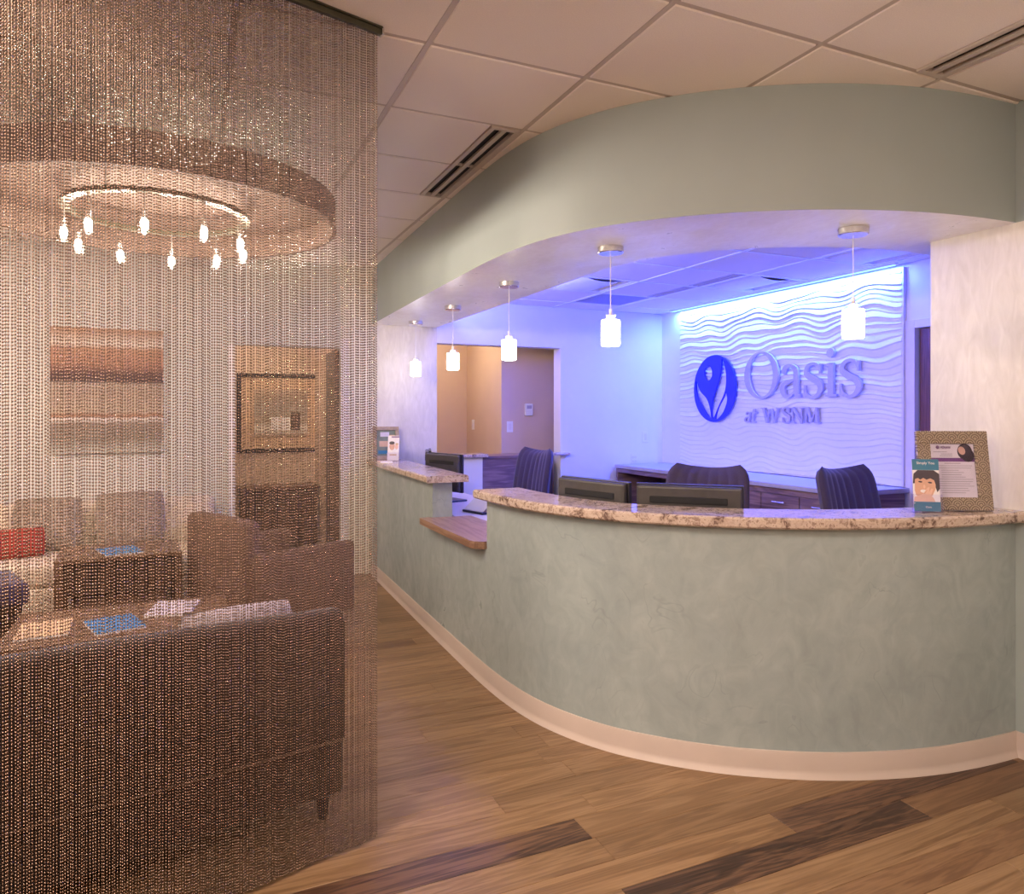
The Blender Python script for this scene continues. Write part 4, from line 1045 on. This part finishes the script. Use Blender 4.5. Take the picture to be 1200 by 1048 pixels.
# cocoa armchair
ac = empty('armchair', (.50, 4.98, 0), math.radians(115), 'cocoa brown armchair right of the side table', 'armchair')
def abox(name, *a, bev=.03): return MB().box(*a, bev, seg=3).build(name, M_BROWNC, ac, smooth=40)
abox('seat', -.34, .34, -.36, .30, .14, .44); abox('back', -.36, .36, .28, .42, .14, .80, bev=.05)
abox('arm', -.42, -.33, -.36, .34, .14, .60); abox('arm', .33, .42, -.36, .34, .14, .60)
for sx in (-1, 1):
    for sy in (-.28, .34): MB().lathe([(.014, 0), (.024, .14), (0, .14)], 10, c=(sx*.33, sy, 0)).build('leg', M_DARKW, ac)
# dark stool
stl = empty('stool', (-1.12, 4.55, 0), math.radians(20), 'dark cushioned stool on splayed wooden legs at the left', 'stool')
MB().box(-.30, .30, -.24, .24, .44, .56, .03, seg=3).build('cushion', M_FAB, stl, smooth=40)
MB().box(-.27, .27, -.21, .21, .40, .44, .004).build('seat_frame', M_DARKW, stl)
for sx in (-1, 1):
    for sy in (-1, 1): MB().tube([(sx*.23, sy*.17, .42), (sx*.28, sy*.21, 0)], [.022, .014], 8).build('leg', M_DARKW, stl)
# pictures
pa = empty('wall_painting', (-.58, YB, 1.13), 0, 'unframed painting of brown and grey horizontal bands above the cream sofa', 'painting')
MB().box(-.385, .385, -.035, -.004, 0, .97, .002).build('canvas', M_PAINTING, pa)
MB().box(-.36, .36, -.004, 0, .03, .94).build('stretcher', M_DARKW, pa)
fa = empty('wall_art', (.895, 8.05, 1.02), 0, 'dark framed street picture on the tan hall wall', 'painting')
for a in ((-.45, .45, 0, .045), (-.45, .45, .80, .845), (-.45, -.405, .045, .80), (.405, .45, .045, .80)): MB().box(a[0], a[1], -.03, 0, a[2], a[3], .003).build('moulding', M_SLOT, fa)
MB().box(-.405, .405, -.012, -.004, .045, .80).build('mat_board', M_BUFF, fa)
MB().box(-.27, .27, -.015, -.012, .16, .68).build('picture', M_STREET, fa)
MB().box(.10, .20, -.0165, -.015, .24, .43).build('picture', M_DARKW, fa)
MB().box(-.10, .09, -.0165, -.015, .24, .38).build('picture', M_PAPER, fa)
# door jamb and the open door leaf in the doorway behind the curtain
tj = MB().box(OW[1], OW[1]+.07, YB-.02, YB, 0, 2.10, .003).box(OW[0]-.0, OW[0]+.05, YB-.02, YB, 0, OW[2], .003).build('trim_2', M_TRIM); tag(tj, kind='structure')
d2 = MB().box(OW[1]-.045, OW[1]-.002, YB+.02, YB+.45, .01, 2.0, .003).build('door_2', M_DARKW); tag(d2, kind='structure')
hcab = empty('hall_console', (.86, 8.04, 0), 0, 'low dark console cabinet under the framed street picture', 'cabinet')
MB().box(-.40, .36, -.36, 0, .08, .66, .004).build('body', M_DARKW, hcab); MB().box(-.42, .38, -.38, 0, .66, .69, .004).build('top', M_TABW, hcab)
for s_ in (-.2, .17): MB().box(s_-.17, s_+.17, -.372, -.36, .12, .62, .003).build('door', M_DARKW, hcab)
for sx in (-.36, .32):
    for sy in (-.32, -.04): MB().box(sx-.02, sx+.02, sy-.02, sy+.02, 0, .08).build('foot', M_SLOT, hcab)

# floor lamp added outside the view to brighten the waiting area and soffit
fl = empty('floor_lamp', (-1.62, 5.0, 0), 0, 'tall floor lamp with a pale drum shade left of the cream sofa', 'floor lamp')
MB().lathe([(0, 0), (.15, 0), (.15, .015), (.02, .03), (0, .03)], 28).build('base', M_NICKEL, fl, smooth=40)
MB().tube([(0, 0, .03), (0, 0, 1.42)], .011, 10).build('pole', M_NICKEL, fl, smooth=40)
MB().lathe([(.20, 1.38), (.17, 1.66), (.165, 1.66), (.195, 1.38)], 36, closed=True).build('shade', emit('lit_lamp_shade', WARM, 9), fl, smooth=40)
MB().lathe([(0, 1.42), (.02, 1.42), (.045, 1.50), (.03, 1.56), (0, 1.57)], 18).build('bulb', emit('lamp_bulb', WARM, 15), fl, smooth=50)
